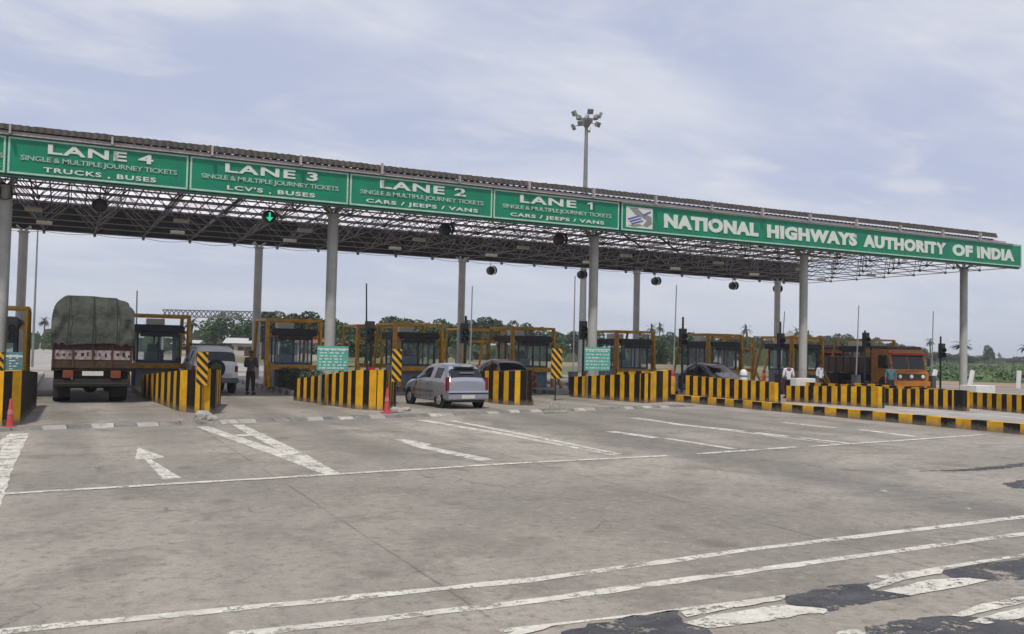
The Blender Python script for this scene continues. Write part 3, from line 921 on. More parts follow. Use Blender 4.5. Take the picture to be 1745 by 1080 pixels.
for k in range(3):
    o_ = k*0.11
    g.face([ep(*p, -0.021) for p in ((0.05+o_*0.6, 0.42-o_), (0.48+o_*0.6, 0.62-o_), (0.50+o_*0.6, 0.55-o_), (0.08+o_*0.6, 0.34-o_))])
g.face([ep(*p, -0.021) for p in ((0.60, 0.66), (0.92, 0.88), (0.92, 0.78), (0.68, 0.60))])
g.build('emblem_bars', 'logo_blue', emb)

# small cream luminaires in two rows
lum = None
rowpts = []
for X in (-7.0, -1.2, 4.2, 9.3, 14.6, 20.0, 26.0, 32.0, 38.0, 43.6):
    rowpts.append((X, 39.4, 0)); rowpts.append((X+0.3, 43.7, 1))
for i, (X, Y_, row) in enumerate(rowpts):
    if lum is None:
        lum = empty('canopy_light', (X, Y_, ZB))
        g = MB(); g.box((-0.30, -0.12, -0.20), (0.30, 0.12, -0.06)); g.build('housing', 'cream', lum, bevel=0.02)
        g = MB(); g.box((-0.02, -0.02, -0.06), (0.02, 0.02, 0.05)); g.build('hanger', 'truss_steel', lum)
        o = lum
    else:
        o = copy_tree(lum); o.location = (X, Y_, ZB)
    w1 = ORD[i//2]
    tag(o, 'cream lamp box under canopy, %s from left in its %s row' % (w1.replace('leftmost', 'first'), 'rear' if row else 'front'), 'lamp', 'lamp boxes under the canopy')


def signal_hang(pos, drop, arrow, label):
    t = empty('lane_signal', pos); tag(t, label, 'signal', 'lane signals hanging from the canopy')
    g = MB(); g.lathe((0, 0, 0), [(0.05, -0.16), (0.24, -0.12), (0.26, 0), (0.24, 0.06), (0.24, 0.1), (0.1, 0.17)], 14, axis='Y'); g.build('housing', 'plastic_black', t, smooth=40)
    g = MB(); g.tube((0, 0, 0.22), (0, 0, drop), 0.018, n=5); g.build('hanger', 'truss_steel', t)
    g = MB(); g.tube((0, -0.34, 0.0), (0, -0.1, 0.0), 0.27, 0.27, n=14, cap=False); g.build('visor', 'plastic_black', t)
    if arrow:
        g = MB()
        g.box((-0.03, -0.185, -0.07), (0.03, -0.165, 0.15))
        g.face([(-0.13, -0.18, -0.02), (0.13, -0.18, -0.02), (0, -0.18, -0.17)])
        g.build('arrow', 'signal_green', t)
    return t


for i, (px, py, ar) in enumerate(((8, 328, 0), (170, 350, 0), (458, 370, 1), (758, 392, 0), (952, 408, 0))):
    signal_hang(P(px, py, 33.6), ZB-P(px, py, 33.6).z+0.1 if P(px, py, 33.6).z < ZB-0.3 else 0.5, ar,
                ['round black lane signal by the first column at the left edge', 'round black lane signal under the LANE 4 sign', 'round black lane signal showing a green arrow under the LANE 3 sign',
                 'round black lane signal under the LANE 2 sign', 'round black lane signal under the LANE 1 sign'][i])
for i, (px, py) in enumerate(((836, 461), (990, 468), (1116, 479), (1248, 487), (1323, 492))):
    p = P(px, py, 47.7)
    signal_hang(p, ZB-p.z, 0, ['round black signal behind the canopy, leftmost of the rear five', 'round black signal hanging beside the third front column',
                               'round black signal hanging right of the third rear column', 'round black signal hanging midway between two right-hand columns', 'round black signal hanging against the fourth rear column'][i])

# ---------------------------------------------------------------- islands, barriers, booths
IX = [-1.8, 3.45, 8.85, 14.5, 20.4, 26.3, 32.1, 38.0, 43.9]
noseY = [31, 34.5, 33.0, 34.5, 35.5, 35, 35, 35, 35]
wherel = ['at the left edge', 'right of the truck', 'behind the silver hatchback, left side', 'right of the silver hatchback', 'below the third front column',
          'right of the blue-framed booth gap', 'below the fourth front column', 'before the rusty truck', 'below the last column']
for i, (X, yn) in enumerate(zip(IX, noseY)):
    g = MB(); w = 0.95; L0, L1 = yn, 56.0; n = int((L1-L0)/0.6)
    outline = [(X-w, L1), (X-w, L0+0.6), (X-w*0.6, L0+0.1), (X+w*0.6, L0+0.1), (X+w, L0+0.6), (X+w, L1)]
    t = empty('toll_island', (X, yn, 0))
    tag(t, 'concrete island carrying the %s toll booth from the left' % (['first', 'second', 'third', 'fourth', 'fifth', 'sixth', 'seventh', 'eighth', 'ninth'][i]), 'traffic island', 'islands between the toll lanes')
    vb = [Vector((a-X, b-yn, 0.0)) for a, b in outline]; h = 0.18
    g.face([v+Vector((0, 0, h)) for v in vb]); g.build('slab', 'concrete', t)
    g = MB(); k_ = 0
    for p, q in zip(vb, vb[1:]):
        L = (q-p).length; m_ = max(1, int(L/0.6))
        for j in range(m_):
            a, b = p.lerp(q, j/m_), p.lerp(q, (j+1)/m_)
            g.face([a, b, b+Vector((0, 0, h)), a+Vector((0, 0, h))], k_ % 2); k_ += 1
    g.build('kerb_face', ['kerb_white', 'kerb_dark'], t)


def barrier(label, pts_, heights, ks, thick=0.18, stripe=0.25, start=0):
    """striped wall along ground points; heights per point; ks = stripe count on each leg"""
    base = pts_[0]
    g = MB(); kk = start
    for (p, q, h0, h1, n) in zip(pts_, pts_[1:], heights, heights[1:], ks):
        d = (q-p).normalized(); s_ = Vector((-d.y, d.x, 0))*thick
        if s_.y < 0: s_ = -s_
        cut = [0]+[(j+random.uniform(-0.12, 0.12))/n for j in range(1, n)]+[1]
        for j in range(n):
            a, b = p.lerp(q, cut[j])-base, p.lerp(q, cut[j+1])-base
            ha, hb = h0+(h1-h0)*j/n, h0+(h1-h0)*(j+1)/n
            A, B = a+Vector((0, 0, ha)), b+Vector((0, 0, hb))
            mi = kk % 2; kk += 1
            g.face([a, b, B, A], mi); g.face([a+s_, b+s_, B+s_, A+s_], mi); g.face([A, B, B+s_, A+s_], mi)
            if j == 0: g.face([a, A, A+s_, a+s_], mi)
            if j == n-1: g.face([b, B, B+s_, b+s_], mi)
    o = g.build('crash_barrier', ['barrier_yellow', 'barrier_black'], loc=base)
    tag(o, label, 'barrier', 'striped crash barriers at the island noses')
    return o


G_ = lambda a, b: G(a, b)
# each closed like a U around its island nose: outer side, nose, inner side
barrier('striped barrier at the left edge below the bluish notice board',
        [Vector((-2.6, 31.5, 0)), G(-40, 716), G(3, 727), G(34, 722), G(62, 692)], [0.9, 1.2, 1.24, 1.24, 1.0], [14, 3, 1, 1, 9], start=1)
barrier('striped barrier between the covered truck and the white jeep',
        [G(240, 676), G(305, 701), G(357, 706), G(376, 690)], [0.78, 1.17, 1.26, 1.1], [14, 4, 10])
barrier('striped barrier below the green price board left of the silver hatchback',
        [G(500, 682), G(605, 697), G(652, 700), G(672, 686)], [0.75, 1.22, 1.26, 1.1], [17, 4, 10], start=1)
barrier('short striped barrier just right of the silver hatchback',
        [Vector((13.85, 33.5, 0)), G(866, 690), G(906, 691), G(905, 680)], [1.1, 1.2, 1.26, 1.1], [13, 4, 10])
barrier('striped barrier ending at the orange-red drum below the third front column',
        [G(970, 672)*0.955, G(1098, 684)*0.965, G(1138, 682)*0.97, Vector((21.4, 33, 0))], [0.85, 1.16, 1.28, 1.1], [16, 4, 8], start=1)
barrier('striped barrier in front of the blue-framed booth, behind the kerb start',
        [G(1168, 677), G(1326, 688), Vector((27.2, 34, 0))], [0.98, 0.86, 0.8], [22, 14])
barrier('striped barrier below the fourth front column beside the person in white',
        [G(1340, 684), G(1503, 696), Vector((30.2, 32, 0))], [0.68, 0.85, 0.8], [20, 14])
barrier('striped barrier in front of the orange truck',
        [G(1508, 691), G(1648, 701), Vector((32.4, 30, 0))], [0.72, 0.8, 0.8], [18, 14], start=1)
barrier('rightmost striped barrier running out of the picture beside the last column',
        [G(1650, 695), G(1748, 705), G(1850, 716)], [0.66, 0.7, 0.7], [12, 12], start=1)

# booths --------------------------------------------------------------


def make_booth(fr, pane_n=3):
    t = empty('toll_booth', (0, 0, 0))
    g = MB(); g.box((-0.8, -1.1, 0), (0.8, 1.1, 0.95)); g.build('lower_wall', 'cab_panel', t)
    g = MB(); g.box((-0.95, -1.3, 2.16), (0.95, 1.3, 2.42)); g.box((-0.9, -1.25, 2.42), (0.9, 1.25, 2.46)); g.build('roof', 'roof_dark', t, bevel=0.02)
    # each window: frame + pane
    def window(p, q, n):
        d = (q-p); L = d.length; d.normalize(); up = Vector((0, 0, 1)); nn = d.cross(up)
        g = MB()
        def bar(a, b, w):
            aa = p+d*a[0]+up*a[1]; bb = p+d*b[0]+up*b[1]; g.tube(aa, bb, w, n=4)
        for k in range(n+1): bar((L*k/n, 0.95), (L*k/n, 2.16), 0.045)
        bar((0, 0.98), (L, 0.98), 0.04); bar((0, 2.12), (L, 2.12), 0.04)
        f_ = g.build('window_frame', fr, t)
        g = MB(); a, b = p+d*0.04, p+d*(L-0.04)
        g.face([a+up*1.0, b+up*1.0, b+up*2.1, a+up*2.1]); g.build('pane', 'pane', f_)
    c = [Vector((-0.78, -1.08, 0)), Vector((0.78, -1.08, 0)), Vector((0.78, 1.08, 0)), Vector((-0.78, 1.08, 0))]
    window(c[0], c[1], 2); window(c[1], c[2], 3); window(c[2], c[3], 2); window(c[3], c[0], 3)
    g = MB(); g.box((-0.72, -1.45, 1.98), (0.72, -1.31, 2.14)); g.build('awning_box', 'roof_dark', t)
    g = MB(); g.box((0.30, -1.12, 0.25), (0.72, -1.102, 0.85)); g.build('notice_plate', 'board_blue', t)
    g = MB(); g.box((-0.35, 0.5, 2.46), (0.35, 1.1, 2.74)); g.build('air_conditioner', 'cream', t, bevel=0.02)
    g = MB(); g.box((-0.10, 0.2, 0.5), (0.32, 0.45, 1.45)); g.tube((0.1, 0.32, 1.45), (0.1, 0.3, 1.78), 0.10, 0.08, n=10); g.build('chair_back', 'plastic_black', t)
    g = MB(); g.box((-0.45, -0.6, 0.95), (0.1, 0.2, 1.35)); g.build('desk', 'cab_panel', t)
    g = MB(); g.box((-0.35, -0.15, 1.36), (0.05, 0.15, 1.68)); g.build('monitor', 'plastic_black', t)
    return t


def make_guard(paint):  # a thing of its own round each booth
    """tubular crash frame round the booth: upright posts, top rails, raking front and rear legs, sign box"""
    t = empty('crash_guard', (0, 0, 0))
    H = 2.78; w = 1.12
    for sx in (-1, 1):
        g = MB(); g.box((sx*w-0.07, -0.95, 0), (sx*w+0.07, -0.81, H)); g.build('post', paint, t)
        g = MB(); g.tube((sx*w, -1.75, 0.0), (sx*w, -1.05, 1.0), 0.075, n=6); g.tube((sx*w, -1.05, 1.0), (sx*w, -0.95, H), 0.075, n=6); g.build('raking_leg', paint, t)
        g = MB(); g.tube((sx*w, 2.3, 0.0), (sx*w, 1.5, H), 0.075, n=6); g.build('raking_leg', paint, t)
        g = MB(); g.box((sx*w-0.06, -0.95, H), (sx*w+0.06, 1.55, H+0.1)); g.build('side_rail', paint, t)
    g = MB(); g.box((-w, -1.0, H), (w, -0.88, H+0.1)); g.box((-w, -0.98, 2.1), (w, -0.90, 2.24)); g.build('front_rail', paint, t)
    g = MB(); g.box((-w, 1.45, H), (w, 1.55, H+0.1)); g.build('rear_rail', paint, t)
    g = MB(); g.box((-w+0.08, -1.2, 0.72), (w-0.08, -1.12, 0.92)); g.build('kick_rail', paint, t)
    return t


boothA = make_booth('cab_blue'); boothB = make_booth('cab_green')
guards = {k: make_guard(k) for k in ('orange_paint', 'brown_paint', 'amber_paint')}
bw = [('A', 'amber_paint'), ('B', 'brown_paint'), ('A', 'orange_paint'), ('B', 'orange_paint'), ('B', 'brown_paint'), ('A', 'brown_paint'), ('A', 'brown_paint'), ('B', 'brown_paint'), ('B', 'brown_paint')]
desc = ['at the left picture edge', 'just right of the covered truck', 'left of the second front column', 'behind the silver hatchback', 'behind the maroon car',
        'just right of the third front column', 'midway between third and fourth front columns', 'directly behind the fourth front column', 'beside the orange truck']
usedt = set()
for i, X in enumerate(IX):
    ty, gd = bw[i]; src = boothA if ty == 'A' else boothB
    if src.name in usedt: o = copy_tree(src)
    else: o = src; usedt.add(src.name)
    Yb = 40.0 if i else 36.0
    if i == 0: X -= 0.45
    o.location = (X, Yb, 0.18)
    tag(o, 'glazed toll booth ' + desc[i], 'toll booth', 'toll booths under the canopy')
    src = guards[gd]
    if src.name in usedt: o = copy_tree(src)
    else: o = src; usedt.add(src.name)
    o.location = (X, Yb-0.2, 0.18)
    cname = {'amber_paint': 'yellow', 'brown_paint': 'brown', 'orange_paint': 'orange'}[gd]
    tag(o, '%s crash guard round the booth %s' % (cname, desc[i]), 'crash guard', 'tubular crash guards around the booths')

for i, X, gd, lb in ((3, 14.5, 'brown_paint', 'brown rear crash guard seen left of the booth behind the hatchback'), (4, 20.4, 'orange_paint', 'orange rear crash guard seen behind the maroon car roof'),
                     (7, 38.0, 'brown_paint', 'brown rear crash guard between the blue booth and fourth rear column'), (8, 43.9, 'orange_paint', 'orange rear crash guard at the fourth front column')):
    o = copy_tree(guards[gd]); o.location = (X, 45.6, 0.18); tag(o, lb, 'crash guard', 'tubular crash guards around the booths')
# price boards ---------------------------------------------------------


def price_board(px0, py0, px1, py1, Y, face, ink, label, rows=6):
    a, b = P(px0, py1, Y), P(px1, py0, Y)
    w_, h_ = b.x-a.x, b.z-a.z
    t = empty('price_board', (a.x+w_/2, Y, a.z)); tag(t, label, 'notice board', 'price boards on the island noses')
    g = MB(); g.box((-w_/2, 0, 0), (w_/2, 0.04, h_)); g.build('board', face, t)
    g = MB()      # rows of words and figures too small to read
    for r_ in range(rows):
        z0 = h_*(0.90-0.86*(r_+0.5)/rows); x = -w_/2+0.07
        while x < w_/2-0.12:
            l_ = random.choice((0.05, 0.08, 0.13)); g.box((x, -0.006, z0-h_*0.028), (min(x+l_, w_/2-0.06), -0.001, z0+h_*0.028)); x += l_+random.choice((0.03, 0.05, 0.09))
    g.build('lettering', ink, t)
    g = MB(); g.box((-w_/2, -0.004, h_-0.12), (w_/2, -0.0005, h_-0.08)); g.build('rule', ink, t)
    for sx in (-0.35, 0.35):
        g = MB(); g.box((w_*sx-0.025, 0.05, -a.z+0.02), (w_*sx+0.025, 0.09, h_*0.8)); g.build('post', 'steel', t)
    return t


price_board(540, 590, 594, 631, 29.2, 'board_teal', 'letter_white', 'teal price board with rows of figures in front of the second column', 7)
price_board(996, 592, 1040, 631, 32.4, 'board_teal', 'letter_white', 'teal price board standing in front of the third column')
price_board(9, 600, 39, 632, 24.6, 'board_blue', 'letter_white', 'faded bluish notice board at the left edge of the picture')


def hazard_sign(px0, py0, px1, py1, Y, label, post_to=0.0, diamond=False):
    a, b = P(px0, py1, Y), P(px1, py0, Y); w_, h_ = b.x-a.x, b.z-a.z
    t = empty('hazard_marker', (a.x+w_/2, Y, 0)); tag(t, label, 'hazard marker', 'diagonal striped markers at the island noses')
    g = MB(); n = 5; z0 = a.z
    # clip diagonal stripes to the rectangle by columns
    cols = 16
    for i in range(cols):
        xa, xb = -w_/2+w_*i/cols, -w_/2+w_*(i+1)/cols
        # boundaries where (z - slope) crosses multiples of the period
        per = h_/8.0; sl = 1.05
        f_ = lambda x, k: z0 + k*per - sl*(x+w_/2)
        for k in range(-2, 14):
            za0, za1 = f_(xa, k), f_(xa, k+1); zb0, zb1 = f_(xb, k), f_(xb, k+1)
            cl = lambda z: min(max(z, z0), z0+h_)
            q = [cl(za0), cl(zb0), cl(zb1), cl(za1)]
            if max(q)-min(q) < 1e-4: continue
            if abs(q[0]-q[3]) < 1e-5 and abs(q[1]-q[2]) < 1e-5: continue
            g.face([(xa, -0.004, q[0]), (xb, -0.004, q[1]), (xb, -0.004, q[2]), (xa, -0.004, q[3])], k % 2)
    g.build('striped_plate', ['yellow', 'black'], t)
    g = MB(); g.box((-w_/2, 0, z0), (w_/2, 0.03, z0+h_)); g.build('backing', 'steel', t)
    g = MB(); g.tube((0, 0.06, post_to), (0, 0.06, z0+h_*0.8), 0.03, n=6); g.build('post', 'plastic_black', t)


hazard_sign(334, 600, 355, 657, 26.0, 'diagonal yellow and black marker beside the white jeep')
hazard_sign(667, 595, 685, 650, 27.2, 'diagonal yellow and black marker just left of the silver hatchback')
hazard_sign(939, 594, 958, 645, 31.2, 'diagonal yellow and black marker by the maroon car')
hazard_sign(-10, 600, 7, 660, 23.4, 'diagonal yellow and black marker cut by the left picture edge')

# raised boom barriers and signal posts


def boom(px, ptop, Y, label, lean=0.0, base=True, pole=True):
    b = P(px, ptop, Y)
    t = empty('boom_barrier', (b.x, Y, 0.0)); tag(t, label, 'boom barrier', 'raised boom barrier arms')
    g = MB(); g.box((-0.15, -0.2, 0), (0.15, 0.2, 0.98)); g.box((-0.17, -0.23, 0.98), (0.17, 0.23, 1.02)); g.build('cabinet', 'truck_rust' if px in (630, 1330) else 'cab_panel', t, bevel=0.02)
    g = MB(); H = b.z
    g.tube((0, 0, 0.95), (lean*0.6, 0, H*0.62), 0.035, 0.032, n=6); g.tube((lean*0.6, 0, H*0.62), (lean, 0, H), 0.032, 0.026, n=6); g.build('arm', 'white_paint' if pole else 'plastic_black', t)
    return t


boom(236, 495, 39.5, 'thin raised boom arm just right of the covered truck', -0.05)
boom(630, 483, 31.6, 'dark leaning boom arm right of the second front column', -0.12, pole=False)
boom(804, 487, 35, 'thin raised boom arm right of the rear column behind the hatchback', 0.03)
boom(980, 470, 36, 'tall thin boom arm just left of the third front column', 0.0)
boom(1150, 485, 35.3, 'thin raised boom arm left of the blue-framed booth', 0.1)
boom(1330, 530, 35.3, 'pale leaning boom arm beside the fourth front column', 0.28)
boom(1460, 520, 35.5, 'pale raised boom arm beside the rusty truck', 0.15)
boom(1588, 530, 35.4, 'pale raised boom arm right of the orange truck', 0.12)


def signal_post(px, ptop, pbot, Y, head, label, red=False):
    b = P(px, ptop, Y); hz_ = P(px, head, Y).z
    t = empty('signal_post', (b.x, Y, 0)); tag(t, label, 'signal post', 'black signal posts on the islands')
    g = MB(); g.tube((0, 0, 0.1), (0, 0, b.z), 0.06, 0.05, n=8); g.build('post', 'plastic_black', t)
    g = MB(); g.box((-0.30, -0.30, hz_-0.42), (0.02, -0.07, hz_+0.42)); g.build('signal_head', 'plastic_black', t, bevel=0.02)
    g = MB()
    for dz in (-0.22, 0.06): g.tube((-0.14, -0.42, hz_+dz), (-0.14, -0.3, hz_+dz), 0.11, 0.11, n=10, cap=False)
    g.build('visor', 'plastic_black', t)
    if red:
        g = MB(); g.lathe((-0.05, -0.12, hz_-1.5), [(0.26, 0), (0.26, 0.02)], 8, axis='Y'); g.build('stop_disc', 'red_paint', t)


signal_post(634, 552, 650, 32.0, 567, 'black signal post on the left of the booth behind the hatchback', True)
signal_post(794, 538, 600, 34.6, 568, 'black signal post just right of the rear column behind the hatchback')
signal_post(995, 548, 600, 35.5, 563, 'black signal post just left of the third front column')
signal_post(1164, 540, 650, 35.0, 575, 'black signal post at the left of the blue-framed booth')
signal_post(1330, 548, 650, 35.0, 582, 'black signal post overlapping the fourth rear column')
signal_post(1474, 563, 650, 35.0, 580, 'black signal post at the left of the orange truck')
signal_post(1603, 573, 655, 35.0, 598, 'black signal post right of the orange truck')
signal_post(30, 556, 600, 33.0, 562, 'black signal post by the leftmost booth')

# ---------------------------------------------------------------- high mast and lamp poles
b = D(1000, 185, 86); b0 = Vector((b.x, b.y, 0))
mast = empty('high_mast', b0); tag(mast, 'tall grey high mast with a ring of floodlights rising above the canopy', 'light mast')
Hm = b.z-0.9
g = MB(); g.tube((0, 0, 0), (0, 0, Hm), 0.38, 0.15, n=14); g.build('mast_pole', 'steel', mast, smooth=40)
g = MB(); g.lathe((0, 0, Hm-0.4), [(0.2, -0.5), (0.45, -0.1), (0.6, 0.1), (0.6, 0.3), (0.2, 0.5), (0.06, 0.8)], 12); g.build('head_frame', 'steel', mast, smooth=40)
for k in range(9):
    a = 2*math.pi*k/9+0.25; r_ = 1.2
    c = Vector((math.cos(a)*r_, math.sin(a)*r_, Hm-0.75 if k % 2 else Hm+0.35))
    g = MB(); g.tube((0, 0, Hm-0.4), c, 0.045, n=5)
    m4 = Matrix.Translation(c) @ Matrix.Rotation(a, 4, 'Z') @ Matrix.Rotation(R(25), 4, 'Y')
    g2 = MB(); g2.box((-0.05, -0.27, -0.24), (0.24, 0.27, 0.24), mat4=m4)
    f_ = g2.build('floodlight', 'steel', mast, bevel=0.03); g.build('bracket', 'steel', f_)
b = D(64, 402, 62)
t = empty('lamp_pole', (b.x, b.y, 0)); tag(t, 'thin grey pole left of the covered truck, reaching up to the canopy', 'pole')
g = MB(); g.tube((0, 0, 0), (0, 0, 9.5), 0.09, 0.05, n=8); g.build('shaft', 'steel', t)
g = MB(); g.tube((0, 0, 9.45), (1.2, 0, 9.8), 0.035, n=6); g.box((1.1, -0.12, 9.75), (1.7, 0.12, 9.87)); g.build('lamp_arm', 'steel', t)

# far overhead gantry of the other plaza
a, b = D(277, 533, 120), D(428, 533, 120)
t = empty('overhead_gantry', (a.x, a.y, 0)); tag(t, 'distant thin horizontal gantry seen above the jeep', 'gantry')
dv = (b-a); L = dv.length; dv.z = 0; dv.normalize(); Lx = L+4
g = MB(); z0, z1 = a.z-0.45, a.z+0.42
n = 26
for k in range(n):
    p, q = dv*Lx*k/n, dv*Lx*(k+1)/n
    for zz in (z0, z1): g.tube(p+Vector((0, 0, zz)), q+Vector((0, 0, zz)), 0.10, n=4)
    g.tube(p+Vector((0, 0, z0)), q+Vector((0, 0, z1)), 0.08, n=4); g.tube(p+Vector((0, 0, z1)), q+Vector((0, 0, z0)), 0.08, n=4)
g.build('span', 'truss_steel', t)
for s_ in (0.01, 0.99):
    g = MB(); p = dv*Lx*s_; g.tube(p, p+Vector((0, 0, z0)), 0.13, n=8); g.build('leg', 'post_grey', t)

# ---------------------------------------------------------------- vehicles


def wheel(parent, x, y, r, w, side, rimm='rim'):
    t = MB(); t.lathe((x, y, r), [(r*0.62, -w/2), (r*0.93, -w/2), (r, -w*0.32), (r, w*0.32), (r*0.93, w/2), (r*0.62, w/2)], 22, axis='X')
    o = t.build('wheel', 'tyre', parent, smooth=40)
    h = MB(); e = side*w/2
    prof = [(r*0.62, 0), (r*0.55, side*0.02), (r*0.2, side*0.01), (r*0.12, side*0.03)]
    h.lathe((x+e*0.92, y, r), prof, 18, axis='X'); h.build('rim', rimm, o, smooth=40)
    return o


def loft(parent, st, paint, mats_names, wscale=1.0):
    """st: list of stations (y, zbottom, zbelt, ztop, half width, half top width, tag for the span to the next one)
    tags: b body, g side glass + roof, r slanted glass (rear or windscreen), w windscreen with glass sides"""
    body = MB(); slots = {}
    rings = []
    for (y, zb, zl, zt, w_, wt, tg) in st:
        zm = zb+(zl-zb)*0.55
        dz = zt-zl
        if dz > 0.15:
            rg = [(w_*0.86, zb), (w_*0.985, zb+0.06), (w_, zm), (w_*0.99, zl-0.05), (w_*0.965, zl), (wt*1.03, zt-0.06), (wt*0.92, zt), (wt*0.45, zt+0.012)]
        else:
            rg = [(w_*0.86, zb), (w_*0.985, zb+0.06), (w_, zm), (w_*0.985, zl-0.05), (w_*0.95, zl-0.01), (w_*0.88, zl+dz*0.5), (w_*0.78, zl+dz*0.8), (w_*0.42, zt)]
        L_ = [Vector((-a, y, z)) for a, z in rg]; R_ = [Vector((a, y, z)) for a, z in reversed(rg)]
        rings.append(L_+[Vector((0, y, rg[-1][1]+(0.008)))]+R_)
    n = len(rings[0])
    for i in range(len(rings)-1):
        A, B = rings[i], rings[i+1]; tg = st[i][6]
        for j in range(n-1):
            f_ = [A[j], A[j+1], B[j+1], B[j]]
            side = j in (4, n-6)
            top = 5 <= j <= n-7
            mi = 0
            if tg in ('g', 'w') and side: mi = slots.setdefault(('side_window', i, j), len(slots)+1)
            elif tg in ('r', 'w') and top: mi = slots.setdefault(('windscreen' if i > len(st)/2 else 'rear_window', i), len(slots)+1)
            body.face(f_, mi)
        body.face([A[0], A[-1], B[-1], B[0]])
    for rg in (rings[0], rings[-1]):
        m_ = len(rg)
        for j in range(m_//2):
            a, b, c, d = rg[j], rg[j+1], rg[m_-2-j], rg[m_-1-j]
            if (b-c).length < 1e-6: body.face([a, b, d])
            else: body.face([a, b, c, d])
    tmp = body.build('shell', [paint]+['glass_dark']*len(slots), fixn=True)
    cre = tmp.data.attributes.new('crease_edge', 'FLOAT', 'EDGE')
    end = (st[0][0], st[-1][0])
    for e in tmp.data.edges:
        ys = [tmp.data.vertices[v].co.y for v in e.vertices]
        if all(abs(y-end[0]) < 1e-4 for y in ys) or all(abs(y-end[1]) < 1e-4 for y in ys): cre.data[e.index].value = 0.5
    mod = tmp.modifiers.new('s', 'SUBSURF'); mod.levels = 2; mod.render_levels = 2
    dg = bpy.context.evaluated_depsgraph_get(); dg.update()
    me = bpy.data.meshes.new_from_object(tmp.evaluated_get(dg)); bpy.data.objects.remove(tmp)
    inv = {v: k_ for k_, v in slots.items()}
    for mi in range(len(slots)+1):
        g = MB()
        for p in me.polygons:
            if p.material_index == mi: g.face([me.vertices[v].co for v in p.vertices])
        if not g.f: continue
        g.build('body' if mi == 0 else inv[mi][0], paint if mi == 0 else 'glass_dark', parent, smooth=35)


def bx(parent, name, a, b, m_, bev=0.0):
    g = MB(); g.box(a, b); return g.build(name, m_, parent, bevel=bev)


def hatchback(loc, rz, paint, label):
    t = empty('hatchback_car', loc, rz); tag(t, label, 'car')
    st = [(0.00, 0.32, 0.90, 0.93, 0.74, 0.66, 'b'), (0.05, 0.26, 0.91, 0.99, 0.80, 0.66, 'r'), (0.30, 0.22, 0.925, 1.40, 0.825, 0.565, 'b'), (0.46, 0.20, 0.93, 1.465, 0.83, 0.575, 'g'),
          (1.14, 0.20, 0.93, 1.50, 0.84, 0.60, 'b'), (1.21, 0.20, 0.93, 1.50, 0.84, 0.60, 'g'), (1.90, 0.20, 0.92, 1.465, 0.84, 0.59, 'w'), (2.58, 0.20, 0.90, 1.05, 0.835, 0.60, 'b'),
          (2.70, 0.20, 0.88, 0.99, 0.83, 0.6, 'b'), (3.20, 0.24, 0.78, 0.88, 0.80, 0.55, 'b'), (3.42, 0.28, 0.68, 0.76, 0.74, 0.5, 'b'), (3.52, 0.34, 0.58, 0.60, 0.62, 0.4, 'b')]
    loft(t, st, paint, None)
    for sx in (-1, 1):
        for y in (0.60, 2.90):
            wheel(t, sx*0.735, y, 0.275, 0.17, sx)
        # wheel-arch shadow gaps
        for y in (0.60, 2.90):
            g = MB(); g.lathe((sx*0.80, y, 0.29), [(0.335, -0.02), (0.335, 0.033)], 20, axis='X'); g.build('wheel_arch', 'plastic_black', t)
            wheel_o = MB()
        g = MB()      # tall tail lamp on the corner
        g.box((sx*0.775-0.06, -0.03, 0.62), (sx*0.775+0.035, 0.10, 1.06)); g.build('tail_light', 'tail_red', t, bevel=0.02)
        bx(t, 'side_moulding', (sx*0.835-0.012, 0.95, 0.55), (sx*0.835+0.012, 2.65, 0.61), 'grey_trim')
        for y in (1.35, 2.25): bx(t, 'door_handle', (sx*0.83-0.02, y-0.0, 0.80), (sx*0.83+0.02, y+0.13, 0.835), 'grey_trim', 0.008)
        for y in (1.17, 2.02): bx(t, 'door_gap', (sx*0.828-0.008, y-0.006, 0.34), (sx*0.828+0.008, y+0.006, 0.9), 'plastic_black')
        bx(t, 'mirror', (sx*0.92-0.09, 2.22, 0.92), (sx*0.92+0.07, 2.32, 1.05), 'plastic_black', 0.02)
    bx(t, 'bumper', (-0.80, -0.11, 0.30), (0.80, 0.12, 0.60), paint, 0.05)
    bx(t, 'bumper_strip', (-0.79, -0.122, 0.50), (0.79, -0.10, 0.55), 'plastic_black', 0.005)
    bx(t, 'number_plate', (-0.30, -0.135, 0.35), (0.22, -0.118, 0.47), 'plate')
    bx(t, 'rear_skirt', (-0.6, -0.02, 0.22), (0.6, 0.1, 0.31), 'plastic_black')
    bx(t, 'spoiler', (-0.42, 0.16, 1.40), (0.42, 0.40, 1.455), paint, 0.02)
    bx(t, 'brake_lamp', (-0.15, 0.15, 1.41), (0.15, 0.165, 1.43), 'letter_white')
    bx(t, 'window_sticker', (-0.28, 0.105, 1.18), (0.30, 0.125, 1.225), 'cab_panel')
    bx(t, 'antenna', (-0.01, 1.9, 1.46), (0.01, 1.92, 1.55), 'plastic_black')
    return t


rl = G(747, 695); ang = R(6.5)
off = Matrix.Rotation(ang, 3, 'Z') @ Vector((0.74, -0.62, 0))
hb = hatchback((rl.x+off.x, rl.y+off.y, 0), ang, 'silver_car', 'silver hatchback seen from behind, turning into the lane by the short barrier')
hb.scale = (0.95, 0.93, 0.975)


